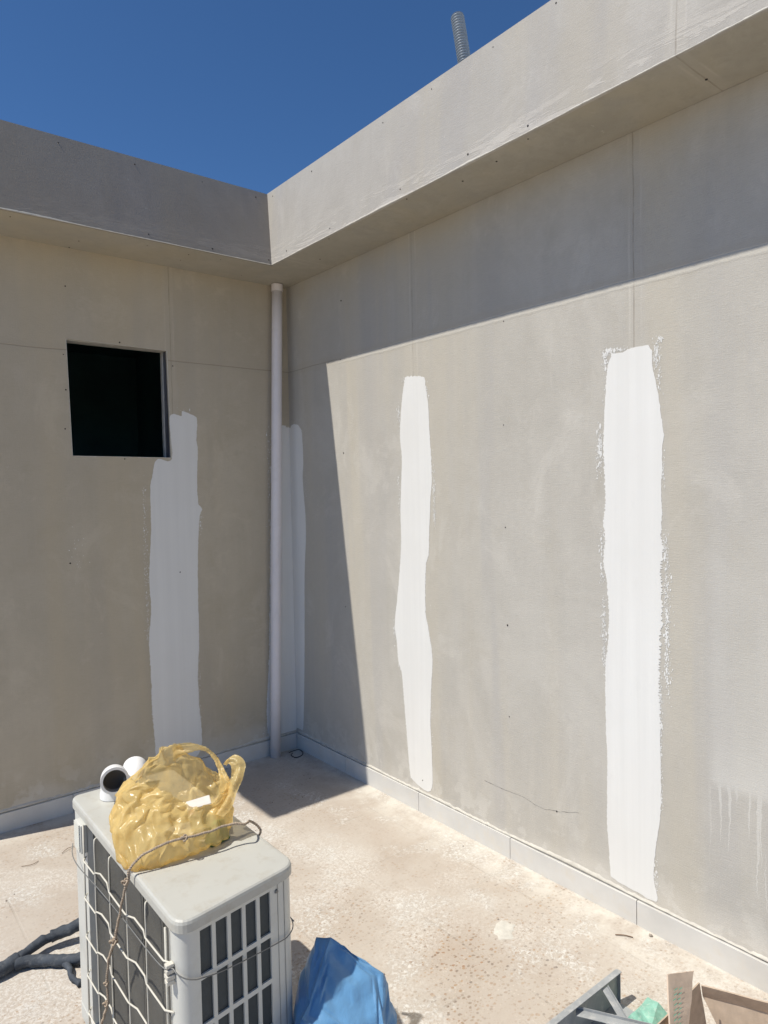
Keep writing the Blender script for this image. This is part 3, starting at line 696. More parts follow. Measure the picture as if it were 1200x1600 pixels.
# front grille panel: real slots
e = (front_b-front_a); FL = e.length; e.normalize(); nrm = Vector((e.y, -e.x))
print('front len', FL, 'front_a', front_a)
G = link(bpy.data.objects.new('side_grille', None)); G.parent = AC
off0 = (front_a-Vector((-1.735, -2.392))).dot(e)       # measured offsets started there
us = [0]+sum([[.022+.0418*i-off0, .022+.0418*i+.0315-off0] for i in range(5)], [])+[FL]
top0 = HA-.040; zs = []
z = top0
rows = []
for i in range(6):
    if z-.103 < .085: break
    rows.append((z-.103, z)); z -= .1145
zcuts = [ZB]+sum([[a, b] for a, b in rows[::-1]], [])+[ZT]
bm = bmesh.new(); TP = .005
def FP(u, z, t): p = front_a+e*u+nrm*t; return L_(p.x, p.y, z)
for i in range(len(us)-1):
    for j in range(len(zcuts)-1):
        slot = (i % 2 == 1) and (j % 2 == 1)
        u0, u1, z0, z1 = us[i], us[i+1], zcuts[j], zcuts[j+1]
        if not slot:
            bm.faces.new([bm.verts.new(FP(u, z, 0.)) for u, z in ((u0, z0), (u1, z0), (u1, z1), (u0, z1))])
        else:
            P4 = [(u0, z0), (u1, z0), (u1, z1), (u0, z1)]
            for k in range(4):
                a, b = P4[k], P4[(k+1) % 4]
                bm.faces.new([bm.verts.new(FP(*a, 0.)), bm.verts.new(FP(*b, 0.)), bm.verts.new(FP(*b, -TP)), bm.verts.new(FP(*a, -TP))])
bmesh.ops.remove_doubles(bm, verts=bm.verts, dist=1e-4)
obj('grille_frame', bm, M['ac'], G)
bm = bmesh.new(); bm.faces.new([bm.verts.new(FP(u, z, -TP-.001)) for u, z in ((us[0]+.002, ZB+.002), (us[-1]-.03, ZB+.002), (us[-1]-.03, ZT-.002), (us[0]+.002, ZT-.002))])
obj('grille_mesh', bm, M['slot'], G)
# raised edge strip and seams on the front end, right of the slots
for u_ in (.243-off0, .263-off0):
    bm = bmesh.new(); bm.faces.new([bm.verts.new(FP(u, z, .0006)) for u, z in ((u_, ZB), (u_+.0016, ZB), (u_+.0016, ZT), (u_, ZT))]); obj('panel_seam', bm, M['wire'], AC)
# screws
for (u_, z_, r_) in ((.240-off0, .672, .0055), (.246-off0, .7, .004)):
    bm = bmesh.new(); bmesh.ops.create_cone(bm, segments=12, radius1=r_, radius2=r_*.7, depth=.004, cap_ends=True)
    bmesh.ops.rotate(bm, verts=bm.verts, matrix=Vector((0, 0, 1)).rotation_difference(Vector((nrm.x, nrm.y, 0))).to_matrix(), cent=(0, 0, 0))
    obj('casing_screw', bm, M['wire'], AC, loc=FP(u_, z_, .0022))
# coil behind the guard, in folded dark panels
bm = bmesh.new()
ys = [-2.325, -2.245, -2.240, -2.11, -2.105, -1.975, -1.970, -1.845, -1.840, -1.70]
xs_ = [-1.742]*10
for i in range(len(ys)-1):
    dx = .004 if i % 2 else 0.
    a = Vector((-1.742-(0 if i % 2 == 0 else .0015), ys[i])); b = Vector((-1.742-(0 if i % 2 == 0 else .0015), ys[i+1]))
    quad(bm, a, b, ZB, ZT)
    a2 = Vector((-1.742, ys[i])); 
    for yy in (ys[i], ys[i+1]):
        quad(bm, Vector((-1.742, yy)), Vector((-1.7435, yy)), ZB, ZT)
obj('coil', bm, M['coil'], AC)
# wire guard
GD = link(bpy.data.objects.new('wire_guard', None)); GD.parent = AC
vy = [-1.822, -1.950, -2.085, -2.217]; gx = -1.776
for y in vy:
    bm = bmesh.new()
    pth = [(-1.752, y+.010, HA-.032), (gx+.006, y+.006, HA-.030), (gx, y, HA-.042)]+[(gx+random.uniform(-.0008, .0008), y+.004*((HA-z)/.6)*random.uniform(.6, 1), z) for z in (.6, .485, .37, .25, .13, .085)]
    tube(bm, catmull([L_(*p) for p in pth], 6), .0022, 8); obj('guard_wire', bm, M['guard'], GD, smooth=True)
for zc in (.590, .478, .362, .245, .13):
    bm = bmesh.new()
    X0 = gx-.001
    pth = [(X0+.014, -1.690, zc-.004), (X0, -1.712, zc-.003), (X0, -1.815, zc), (X0, -1.828, zc+.010), (X0, -1.874, zc+.025), (X0, -1.932, zc+.026), (X0, -1.946, zc+.008), (X0, -2.075, zc+.008),
           (X0, -2.092, zc+.012), (X0, -2.142, zc+.030), (X0, -2.203, zc+.031), (X0, -2.214, zc+.016), (X0, -2.328, zc+.020), (X0+.012, -2.352, zc+.022)]
    pth = [(x, y, z+random.uniform(-.001, .001)) for x, y, z in pth]
    dense = []
    V = [L_(*p) for p in pth]
    for a, b in zip(V, V[1:]):
        for k in range(3): dense.append(a.lerp(b, k/3))
    dense.append(V[-1]); tube(bm, dense, .0022, 8); obj('guard_wire', bm, M['guard'], GD, smooth=True)
# edge rails of the guard
for y in (-1.700, -2.330):
    bm = bmesh.new(); tube(bm, [L_(-1.772, y, z) for z in (.085, .3, .5, HA-.034)], .0028, 8); obj('guard_wire', bm, M['guard'], GD, smooth=True)
# far-left ribbed louvre and cable clip
bm = bmesh.new()
box(bm, -1.779+1.60, -1.757+1.60, -1.700+1.96, -1.640+1.96, .60, .685, .003)
for k in range(15):
    zz = .605+k*.0055
    box(bm, -1.783+1.60, -1.7785+1.60, -1.694+1.96, -1.645+1.96, zz, zz+.003)
obj('ribbed_vent', bm, M['ac'], AC)
bm = bmesh.new()
for (z0, z1, w_) in ((.571, .581, .008), (.583, .593, .010), (.596, .606, .008), (.609, .617, .007)):
    box(bm, -1.783+1.60, -1.765+1.60, -2.353+1.96-w_, -2.353+1.96+w_, z0, z1, .002)
obj('cable_clip', bm, M['guard'], AC)

# --- tie wire round the casing, twine over it
bm = bmesh.new()
pp = [(-1.771, -1.580, .585), (-1.7835, -1.62, .570), (-1.787, -1.70, .566), (-1.787, -1.90, .585), (-1.787, -2.10, .597), (-1.788, -2.25, .604), (-1.785, -2.345, .608)]
near = [q for q in outline(-.0015)]
pp += [(q.x, q.y, .608-.035*min(1, i/7)) for i, q in enumerate(near[1:8])]
pf = near[7]; pg = near[8]
for t in (.2, .4, .6, .8): pp.append((pf.x+(pg.x-pf.x)*t, pf.y+(pg.y-pf.y)*t, .573-.028*t-.004*math.sin(t*3.1)))
pp += [(q.x, q.y, .545+.002*i) for i, q in enumerate(near[8:16])]
pp += [(-1.4335, -2.0, .58), (-1.4335, -1.60, .60)]
tube(bm, catmull([Vector(p) for p in pp], 4), .0014, 6)
o = obj('tie_wire', bm, M['wire'], None, smooth=True); tag(o, 'thin grey wire tied around the air conditioner casing', 'wire')

def rope(path, r, turns=90):
    bm = bmesh.new()
    n = len(path)
    for ph in (0, math.pi):
        pts = []; up = None
        L = 0
        for i, p in enumerate(path):
            d = (path[min(i+1, n-1)]-path[max(i-1, 0)]).normalized()
            if up is None: up = d.orthogonal().normalized()
            up = (up-d*up.dot(d)).normalized(); s = d.cross(up)
            if i: L += (p-path[i-1]).length
            a = L*turns*2+ph
            pts.append(p+(up*math.cos(a)+s*math.sin(a))*r*.5)
        tube(bm, pts, r*.62, 6, lambda i, t: 1+.12*math.sin(i*1.7))
    return bm
def knot(bm, c, r, R):
    c = Vector(c); pts = []
    for i in range(40):
        t = 2*math.pi*i/39
        pts.append(c+Vector(((math.sin(t)+2*math.sin(2*t)), (math.cos(t)-2*math.cos(2*t)), -math.sin(3*t)*1.6))*R)
    tube(bm, pts, r, 6)
ROPE_PTS = []

# --- PVC elbows on the cover
def elbow(label, loc, rz, tilt=0):
    T = thing('pipe_elbow', label, 'pipe fitting', loc, rz, 'white plastic elbows on the unit')
    pts = []
    Rb = .045
    # vertical leg up then bends 90 deg to face +x
    path = [Vector((0, 0, .000)), Vector((0, 0, .012)), Vector((0, 0, .026))]
    for k in range(1, 13):
        a = math.pi/2*k/12*1.0; path.append(Vector((Rb*(1-math.cos(a)), 0, .026+Rb*math.sin(a))))
    path += [path[-1]+Vector((.012, 0, 0)), path[-1]+Vector((.020, 0, 0))]
    bm = bmesh.new(); n = len(path)
    def rf(i, t): return 1.07 if (i < 2 or i >= n-2) else 1.0
    tube(bm, path, .0385, 32, rf, cap=False)
    bmo = obj('elbow_body', bm, M['pvcw'], T, smooth=True)
    bm = bmesh.new(); tube(bm, path, .0335, 32, cap=False)
    for p_, s in ((path[0], 1), (path[-1], -1)):
        pass
    obj('elbow_bore', bm, M['pvcin'], T, smooth=True)
    # rim ring joining bore and body at the mouth
    bm = bmesh.new(); c = path[-1]
    ro = [bm.verts.new(c+Vector((0, math.cos(a)*.0412, math.sin(a)*.0412))) for a in [2*math.pi*k/32 for k in range(32)]]
    ri = [bm.verts.new(c+Vector((.0002, math.cos(a)*.0335, math.sin(a)*.0335))) for a in [2*math.pi*k/32 for k in range(32)]]
    for k in range(32): bm.faces.new((ro[k], ro[(k+1) % 32], ri[(k+1) % 32], ri[k]))
    obj('elbow_rim', bm, M['pvcw'], T)
    return T
E1 = elbow('white plastic pipe elbow whose open mouth faces the viewer', (-1.662, -1.642, HA+.002), rad(-104))
E2 = elbow('white plastic pipe elbow partly hidden behind the yellow bag, mouth turned away', (-1.600, -1.652, HA+.002), rad(70))
E2.scale = (.88, .88, .80)

# --- yellow bag
BC = Vector((-1.62, -2.0, 0)); RH = Vector((.778, -.628, 0)).normalized(); DH = Vector((-.628, -.778, 0)).normalized()
BAG = thing('plastic_bag', 'crumpled translucent yellow carrier bag lying open on the air conditioner', 'bag', (BC.x, BC.y, HA+.001), math.atan2(RH.y, RH.x))
BAG.scale = (.94, .97, .93)
# local frame: x = right, -y = towards the viewer, z up from the cover
RINGS = [
 [(.155, .02, .000), (.10, .09, .000), (0, .155, .0), (-.055, .155, .0), (-.105, .07, .0), (-.10, -.03, .0), (0, -.07, .0), (.10, -.05, .0)],
 [(.165, .03, .010), (.11, .10, .010), (0, .172, .006), (-.065, .168, .006), (-.125, .075, .01), (-.115, -.04, .01), (0, -.085, .01), (.115, -.06, .01)],
 [(.172, .02, .055), (.10, .115, .055), (-.005, .16, .06), (-.095, .135, .065), (-.142, .055, .07), (-.13, -.05, .07), (0, -.095, .07), (.12, -.065, .06)],
 [(.168, .01, .10), (.095, .09, .085), (-.0, .12, .11), (-.095, .10, .12), (-.148, .03, .11), (-.125, -.06, .13), (0, -.10, .135), (.12, -.07, .11)],
 [(.168, .0, .135), (.10, .07, .105), (.01, .09, .13), (-.085, .08, .155), (-.138, .015, .140), (-.100, -.06, .17), (.0, -.085, .18), (.12, -.07, .135)],
 [(.160, .0, .150), (.105, .062, .112), (.035, .072, .140), (-.048, .062, .178), (-.112, .005, .168), (-.060, -.05, .215), (.0, -.065, .232), (.112, -.06, .160)],
]
def closed_cr(pts, n):
    P_ = [Vector(p) for p in pts]; N = len(P_); out = []
    for i in range(N):
        p0, p1, p2, p3 = P_[i-1], P_[i], P_[(i+1) % N], P_[(i+2) % N]
        for k in range(n):
            t = k/n; out.append(.5*((2*p1)+(-p0+p2)*t+(2*p0-5*p1+4*p2-p3)*t*t+(-p0+3*p1-3*p2+p3)*t**3))
    return out
def ridged(p, f):
    return 1-abs(noise.noise(p*f))*2.2
def crumple(p, seed=0):
    q = p+Vector((seed, seed*.7, -seed))
    # voronoi cell distances give straight creases like folded film
    d, _ = noise.voronoi(q*13); d2, _ = noise.voronoi(q*27+Vector((3, 1, 7)))
    return (d[1]-d[0])*-.016+.5*(d2[1]-d2[0])*-.012+.006*ridged(q, 9)+.003*noise.noise(q*30)
SEG = 8; NS = 3
loops = [closed_cr(r, SEG) for r in RINGS]
NV = len(loops[0]); rows = []
for k in range(len(loops)-1):
    for s in range(NS):
        t = s/NS; row = []
        for i in range(NV):
            p0 = loops[max(k-1, 0)][i]; p1 = loops[k][i]; p2 = loops[k+1][i]; p3 = loops[min(k+2, len(loops)-1)][i]
            row.append(.5*((2*p1)+(-p0+p2)*t+(2*p0-5*p1+4*p2-p3)*t*t+(-p0+3*p1-3*p2+p3)*t**3))
        rows.append(row)
rows.append(loops[-1])
bm = bmesh.new(); vr = []
cen = Vector((.01, .03, .08))
for ri, row in enumerate(rows):
    vrow = []
    hh = ri/(len(rows)-1)
    for i, p in enumerate(row):
        dirn = Vector((p.x-cen.x, p.y-cen.y, (p.z-.1)*.3)).normalized()
        amp = min(1, hh*5+.15)
        q = p+dirn*(.010*noise.noise(p*17)+.003)*amp+Vector((noise.noise(p*60), noise.noise(p*60+Vector((9, 0, 0))), noise.noise(p*60+Vector((0, 9, 0)))))*.008*amp
        # gathered rim
        if hh > .8: q += Vector((0, 0, 1))*.005*(hh-.8)/.2*noise.noise(p*30)*2
        q.z = max(q.z, .0012+.0005*abs(noise.noise(p*40)))
        vrow.append(bm.verts.new((q.x, -q.y, q.z)))
    vr.append(vrow)
for a, b in zip(vr, vr[1:]):
    for k in range(NV): bm.faces.new((a[k], a[(k+1) % NV], b[(k+1) % NV], b[k]))
bm.faces.new(vr[0][::-1])
bag_bm = bm
def ribbon(name, pts, widths, wdir, parent, mat, thick=.0, seed=0, n=14, fold=.006):
    """gathered handle: a ribbon swept along pts, its width direction given per point, with lengthwise pleats"""
    P_ = catmull([Vector(p) for p in pts], n); W = catmull([Vector(d).normalized()*w for d, w in zip(wdir, widths)], n)
    bm = bmesh.new(); rows = []
    for i, (p, w_) in enumerate(zip(P_, W)):
        tdir = (P_[min(i+1, len(P_)-1)]-P_[max(i-1, 0)]).normalized(); nn = tdir.cross(w_).normalized()
        row = []
        for k in range(9):
            s = k/8-.5
            q = p+w_*s+nn*(fold*.6*math.sin(s*9+seed)+.012*noise.noise(p*22+Vector((s*2, seed, 0)))+.003*noise.noise(p*70+Vector((s*5, 0, seed))))
            row.append(bm.verts.new((q.x, -q.y, q.z)))
        rows.append(row)
    for a, b in zip(rows, rows[1:]):
        for k in range(8): bm.faces.new((a[k], b[k], b[k+1], a[k+1]))
    buckle(bm, 1.07, .06, .3, 60, 5, .001)
    return obj(name, bm, mat, parent, smooth=True)
ribbon('bag_handle', [(-.01, -.060, .222), (.045, -.064, .236), (.085, -.062, .229), (.117, -.056, .206), (.136, -.04, .178), (.152, -.015, .150), (.162, .01, .115)],
       [.050, .030, .020, .018, .022, .032, .05], [(0, .1, 1), (0, .1, 1), (.1, .2, 1), (.6, .3, .8), (.9, .2, .3), (1, .2, .2), (1, .3, .1)], BAG, M['bagY'], seed=1)
ribbon('bag_handle', [(.150, -.045, .190), (.172, -.035, .208), (.192, -.02, .200), (.194, 0, .172), (.182, .02, .140), (.165, .04, .110), (.14, .055, .085)],
       [.016, .030, .036, .034, .034, .040, .05], [(.3, 0, 1), (.5, 0, .9), (.9, .1, .4), (1, .1, 0), (1, .2, -.2), (1, .3, -.2), (1, .4, 0)], BAG, M['bagY'], seed=4)
# things inside the bag
def facet(bm, ang):
    bmesh.ops.dissolve_limit(bm, angle_limit=rad(ang), verts=bm.verts, edges=bm.edges)
    bmesh.ops.triangulate(bm, faces=[f for f in bm.faces if len(f.verts) > 3])
    return bm
def refine(bm, grow, attract, seed, cuts, fl_=.0012, amp=.005):
    """two scales of folds: large flat-sided creases first, then fine puckers on them"""
    rr_ = random.Random(seed)
    for f in list(bm.faces):
        if len(f.verts) == 4:
            k = rr_.choice((0, 1)); bmesh.utils.face_split(f, f.verts[k], f.verts[k+2])
    bmesh.ops.triangulate(bm, faces=[f for f in bm.faces if 3 < len(f.verts) < 12])
    buckle(bm, grow, attract, .12, 110, seed, amp, fl_)
    big = [f for f in bm.faces if len(f.verts) > 12]
    if big: bmesh.ops.delete(bm, geom=big, context='FACES_ONLY')
    bmesh.ops.subdivide_edges(bm, edges=bm.edges, cuts=cuts, use_grid_fill=True, smooth=.12)
    bmesh.ops.triangulate(bm, faces=bm.faces)
    buckle(bm, 1.022, .16, .2, 30, seed+3, .0007, fl_)
    return bm
def crumpled_hull(pts, seed, amp, cuts=4, f=1.0, fa=0):
    bm = bmesh.new()
    for p in pts: bm.verts.new(p)
    r = bmesh.ops.convex_hull(bm, input=bm.verts)
    bmesh.ops.delete(bm, geom=[v for v in bm.verts if not v.link_faces], context='VERTS')
    bmesh.ops.subdivide_edges(bm, edges=bm.edges, cuts=cuts, use_grid_fill=True)
    bmesh.ops.triangulate(bm, faces=bm.faces)
    bm.normal_update()
    mv = []
    for v in bm.verts:
        q = v.co*f+Vector((seed, -seed, seed*.3)); d, _ = noise.voronoi(q*12)
        d2, _ = noise.voronoi(q*25)
        mv.append((v, v.normal*amp*((d[1]-d[0])*-1.4+.5*(d2[1]-d2[0])*-1+.8*noise.noise(q*8)+.5)))
    for v, d in mv: v.co += d*.45
    return bm
bag_bm = refine(bag_bm, 1.13, .03, 3, 2)
obj('bag_body', bag_bm, M['bagY'], BAG, smooth=True)
CT = thing('carton', 'white printed carton tucked inside the yellow bag', 'carton', BAG.location[:], math.atan2(RH.y, RH.x))
bm = bmesh.new(); box(bm, -.030, .034, -.025, .02, .001, .098, .003); o = obj('carton_body', bm, M['paper'], CT); o.location = (.085, .0, .0); o.rotation_euler = (rad(6), rad(-8), rad(20))
bm = bmesh.new(); box(bm, -.028, -.012, -.0262, -.0252, .082, .094); o2 = obj('carton_print', bm, M['red'], CT); o2.location = (.085, .0, .0); o2.rotation_euler = (rad(6), rad(-8), rad(20))
bm = crumpled_hull([(.125, -.075, .003), (.165, -.03, .003), (.13, .0, .003), (.10, -.05, .003), (.125, -.06, .05), (.150, -.03, .055), (.12, -.02, .05)], 4, .006, 3)
gp = obj('green_packet', bm, M['leaf'], None, smooth=True, loc=(BC.x, BC.y, HA+.001)); gp.rotation_euler = (0, 0, math.atan2(RH.y, RH.x)); tag(gp, 'dark green packet showing through the right end of the yellow bag', 'packet')

# --- twine: over the bag, over the cover edge, down the guard
tp = [(-1.437, -2.135, .70), (-1.430, -2.150, .728), (-1.448, -2.13, .752)]
def bagpt(r, d, z): p = BC+RH*r+DH*d; return (p.x, p.y, HA+z)
tp += [bagpt(.21, .06, .056), bagpt(.17, .075, .062), bagpt(.115, .115, .060), bagpt(.075, .140, .062), bagpt(.03, .165, .060), bagpt(-.015, .188, .045), bagpt(-.045, .200, .018), (-1.781, -2.125, .712), (-1.790, -2.115, .68), (-1.792, -2.075, .60), (-1.792, -2.045, .545), (-1.793, -2.028, .510),
       (-1.793, -2.00, .47), (-1.793, -1.975, .43), (-1.793, -1.955, .37), (-1.793, -1.955, .31), (-1.793, -1.925, .26), (-1.793, -1.885, .195), (-1.795, -1.86, .12), (-1.80, -1.84, .05), (-1.84, -1.80, .008), (-1.90, -1.72, .006)]
pth = catmull([Vector(p) for p in tp], 22)
for i, p in enumerate(pth): pth[i] = p+Vector((noise.noise(p*35), noise.noise(p*35+Vector((5, 0, 0))), noise.noise(p*35+Vector((0, 9, 0)))))*.0022
bm = rope(pth, .0034, 260)
knot(bm, tp[6], .0022, .0030); knot(bm, (-1.789, -2.12, .705), .0022, .0028); knot(bm, (-1.794, -2.030, .512), .0026, .0034); knot(bm, (-1.794, -1.953, .36), .0020, .0022); knot(bm, (-1.794, -1.945, .30), .0022, .0026)
o = obj('twine', bm, M['rope'], None, smooth=True); tag(o, 'knotted brown twine running over the yellow bag and down the wire guard', 'rope')

# ------------------------------------------------------------ insulated pipes on the left
def sagpipe(name, pts, r, seed, parent, taper=None):
    P_ = catmull([Vector(p) for p in pts], 14); bm = bmesh.new()
    def rf(i, t): return 1+.10*noise.noise((i*.16, seed, 0))+.04*noise.noise((i*.7, seed, 4))
    tube(bm, P_, r, 16, rf)
    for v in bm.verts: v.co += Vector((1, 1, 1))*.003*noise.noise(v.co*45+Vector((seed, 0, 0)))
    return obj(name, bm, M['foam'], parent, smooth=True)
PI_ = thing('insulated_pipe', 'dark blue black foam insulated pipes branching across the tiles behind the air conditioner', 'pipe', (-1.80, -1.15, 0))
def Q(x, y, z): return (x+1.80, y+1.15, z)
sagpipe('pipe_trunk', [Q(-2.6, -1.05, .028), Q(-2.3, -1.10, .028), Q(-2.08, -1.155, .028), Q(-1.93, -1.165, .028), Q(-1.86, -1.145, .030)], .0235, 1, PI_)
sagpipe('pipe_branch', [Q(-1.88, -1.157, .032), Q(-1.83, -1.135, .036), Q(-1.77, -1.11, .040), Q(-1.72, -1.11, .042)], .017, 5, PI_)
sagpipe('pipe_branch', [Q(-1.74, -1.11, .044), Q(-1.68, -1.12, .050), Q(-1.62, -1.14, .065), Q(-1.56, -1.25, .08), Q(-1.52, -1.45, .10), Q(-1.52, -1.545, .12)], .0215, 9, PI_)
sagpipe('pipe_branch', [Q(-1.87, -1.16, .026), Q(-1.81, -1.18, .022), Q(-1.745, -1.235, .022), Q(-1.68, -1.28, .024), Q(-1.60, -1.34, .03), Q(-1.56, -1.46, .06), Q(-1.56, -1.545, .08)], .019, 13, PI_)
sagpipe('cable', [Q(-1.735, -1.25, .018), Q(-1.725, -1.29, .014), Q(-1.73, -1.34, .012), Q(-1.715, -1.39, .010)], .010, 17, PI_)
# rag by the unit's back foot
bm = crumpled_hull([(-.06, -.05, .002), (.05, -.06, .002), (.06, .04, .002), (-.05, .05, .002), (.01, -.01, .028), (-.03, .02, .020)], 9, .006, 4)
o = obj('rag', bm, mat_simple('dirty cloth', (.24, .21, .16), .9, 0, .3, 20, .5, 60), None, smooth=True, loc=(-1.83, -1.60, 0)); tag(o, 'small dirty rag lying on the tiles at the unit\'s lower left corner', 'rag')

# ------------------------------------------------------------ blue bag
c3 = Vector((-1.12, -2.3, 0))
def BL_(r, d, z): p = RH*r+DH*d; return (p.x, p.y, z)
pts = [(-.143, .15, .465), (-.184, .135, .447), (-.190, .15, .405), (-.224, .15, .36), (-.236, .15, .235), (-.25, .15, .0), (-.057, .15, .403), (-.014, .16, .370), (.006, .15, .31), (.026, .15, .23), (.06, .15, 0),
       (-.105, .22, .392), (-.045, .19, .385), (-.15, .27, .382), (-.20, .31, .37), (-.14, .40, .22), (-.23, .36, .24), (0, .33, .25), (-.16, .46, 0), (.04, .40, 0), (-.26, .38, 0), (-.12, .05, .02), (.02, .06, .02), (-.22, .06, .02), (-.10, .10, .33), (-.17, .11, .36)]
bm = crumpled_hull([BL_(*p) for p in pts], 2, .020, 4)
bm = refine(bm, 1.07, .05, 4, 3, .001, .006)
BB = obj('plastic_sack', bm, M['bagB'], None, smooth=True, loc=(c3.x, c3.y, 0)); tag(BB, 'bulging dusty blue plastic sack beside the air conditioner', 'sack')
pts = [(.02, .12, .0), (.10, .10, .0), (.14, .18, .0), (.05, .30, .0), (.03, .15, .16), (.07, .16, .13), (.02, .24, .2), (.12, .24, .0), (.10, .22, .08)]
bm = crumpled_hull([BL_(*p) for p in pts], 7, .010, 3)
bm = refine(bm, 1.08, .05, 6, 3, .001, .004)
o = obj('plastic_bag', bm, M['bagB'], None, smooth=True, loc=(c3.x, c3.y, 0)); tag(o, 'small low blue plastic bag slumped at the right foot of the big blue sack', 'bag')
# valve stub on the unit's right side
V_ = link(bpy.data.objects.new('service_valve', None)); V_.parent = AC; V_.location = L_(-1.436, -2.20, .0)
bm = bmesh.new(); tube(bm, [Vector((0, .1, .20)), Vector((.05, .1, .20))], .013, 12); tube(bm, [Vector((.035, .1, .18)), Vector((.035, .1, .232))], .010, 6); obj('valve_body', bm, M['wire'], V_)
bm = bmesh.new(); tube(bm, [Vector((.052, .1, .20)), Vector((.062, .1, .20))], .016, 6); obj('valve_cap', bm, M['black'], V_)

# ------------------------------------------------------------ steel trough with offcuts
TR = thing('steel_channel', 'dusty galvanized steel channel standing on the tiles at the bottom edge', 'channel', (-.41, -2.592, 0))
def qb(x0, x1, y0, y1, z0, z1, name, par, m='galv', rot=None, bev=.0006):
    bm = bmesh.new(); box(bm, x0, x1, y0, y1, z0, z1, bev); return obj(name, bm, M[m], par)
qb(-1.2, 0, 0, .0022, .0, .104, 'channel_side', TR)
qb(-1.2, 0, -.016, .004, .1045, .1065, 'channel_lip', TR)
qb(-1.2, 0, -.16, -.0005, .0005, .0022, 'channel_base', TR)
qb(.0005, .0022, -.010, .003, .0005, .106, 'channel_flange', TR)
def bar(name, a, b, wd, th, label, grp=None, cat='metal strip', mat='galv', roll=0):
    a = Vector(a); b = Vector(b); d = (b-a); L = d.length
    bm = bmesh.new(); box(bm, 0, L, -wd/2, wd/2, -th/2, th/2, th*.3)
    box(bm, 0, L, wd/2-.002, wd/2, th/2+.0003, th/2+.008)
    o = obj(name, bm, M[mat], None, loc=a); o.rotation_euler = (Matrix.Rotation(0, 3, 'X')).to_euler()
    q = d.to_track_quat('X', 'Z'); o.rotation_euler = (q.to_matrix() @ Matrix.Rotation(roll, 3, 'X')).to_euler()
    tag(o, label, cat, grp); return o
bar('metal_strip', (-.503, -2.607, .098), (-.545, -2.745, .030), .022, .002, 'narrow steel offcut leaning steeply inside the channel', 'steel offcuts in the channel')
bar('metal_strip', (-.640, -2.600, .085), (-.50, -2.80, .070), .030, .002, 'broad steel offcut slanting across the channel nearer the left', 'steel offcuts in the channel')

# ------------------------------------------------------------ mint wrapper
bm = crumpled_hull([(-.05, -.04, .002), (.05, -.05, .002), (.05, .04, .002), (-.03, .05, .002), (-.02, .02, .045), (.03, -.01, .05), (-.04, -.03, .03), (.045, .03, .035)], 5, .010, 2)
bm = refine(bm, 1.10, .06, 8, 3, .001, .004)
mw = obj('wrapper', bm, M['mint'], None, loc=(-.415, -2.705, 0)); tag(mw, 'crumpled mint green wrapper between the steel channel and cardboard box', 'wrapper')

# ------------------------------------------------------------ cardboard box
CB = thing('cardboard_box', 'open torn brown cardboard box with green print on its flap', 'box', (-.345, -2.85, 0))
K = Vector((-.345, -2.85, 0))
FA = (-.705, -2.938, .024); FB = (-.665, -2.932, .008); FC = (-.444, -2.858, .260); FD = (-.551, -2.839, .290)
def slab(name, a, b, c, d, t, mat, ragged=None, label=None, parent=CB):
    """corrugated sheet a-b (bottom) d-c (top), ragged = side index torn"""
    a, b, c, d = [Vector(p)-K for p in (a, b, c, d)]
    nn = (b-a).cross(d-a).normalized()*t
    bm = bmesh.new(); N = 26; L = []; Rr = []; 
    for i in range(N+1):
        s = i/N; l = a.lerp(d, s); r = b.lerp(c, s)
        if ragged == 'right': r = r+(b-a).normalized()*(.010*noise.noise((s*11, 2, 1))+.006*noise.noise((s*45, 5, 1)))
        L.append(l); Rr.append(r)
    M_ = 24; g = []
    for i in range(N+1):
        row = []
        for j in range(M_+1):
            p = L[i].lerp(Rr[i], j/M_)
            if ragged in ('top', 'right') and i == N: p = p+(d-a).normalized()*(.002*noise.noise((j*.6, 9, 1)))
            p = p+nn.normalized()*(.0025*noise.noise(p*14))
            row.append((bm.verts.new(p), bm.verts.new(p+nn)))
        g.append(row)
    for i in range(N):
        for j in range(M_):
            bm.faces.new((g[i][j][0], g[i][j+1][0], g[i+1][j+1][0], g[i+1][j][0])); bm.faces.new((g[i][j][1], g[i+1][j][1], g[i+1][j+1][1], g[i][j+1][1]))
    for i in range(N):
        bm.faces.new((g[i][0][0], g[i+1][0][0], g[i+1][0][1], g[i][0][1])); bm.faces.new((g[i][M_][0], g[i][M_][1], g[i+1][M_][1], g[i+1][M_][0]))
    for j in range(M_):
        bm.faces.new((g[0][j][0], g[0][j][1], g[0][j+1][1], g[0][j+1][0])); bm.faces.new((g[N][j][0], g[N][j+1][0], g[N][j+1][1], g[N][j][1]))
    return obj(name, bm, mat, parent, smooth=False, label=label)
slab('box_side', (-.330, -2.905, .002), (-.05, -3.42, .002), (-.05, -3.42, .125), (-.352, -2.840, .135), .004, M['card'])
slab('box_flap', (-.353, -2.841, .136), (-.05, -3.42, .126), (-.072, -3.43, .170), (-.371, -2.846, .180), .004, M['card'])
slab('box_end', (-.62, -2.842, .002), (-.328, -2.842, .002), (-.368, -2.835, .179), (-.62, -2.84, .175), .004, M['card'])
slab('torn_flap', FA, FB, FC, FD, .004, M['cardpale'], 'right', 'torn pale flap printed with green waves')
bm = bmesh.new(); box(bm, -.10, .33, -.56, .0, .0005, .003)
bm.free()
bm = bmesh.new(); fs = [Vector(p)-K for p in ((-.350, -2.856, .0015), (-.06, -3.40, .0015), (-.45, -3.55, .0015), (-.62, -3.0, .0015), (-.60, -2.852, .0015))]
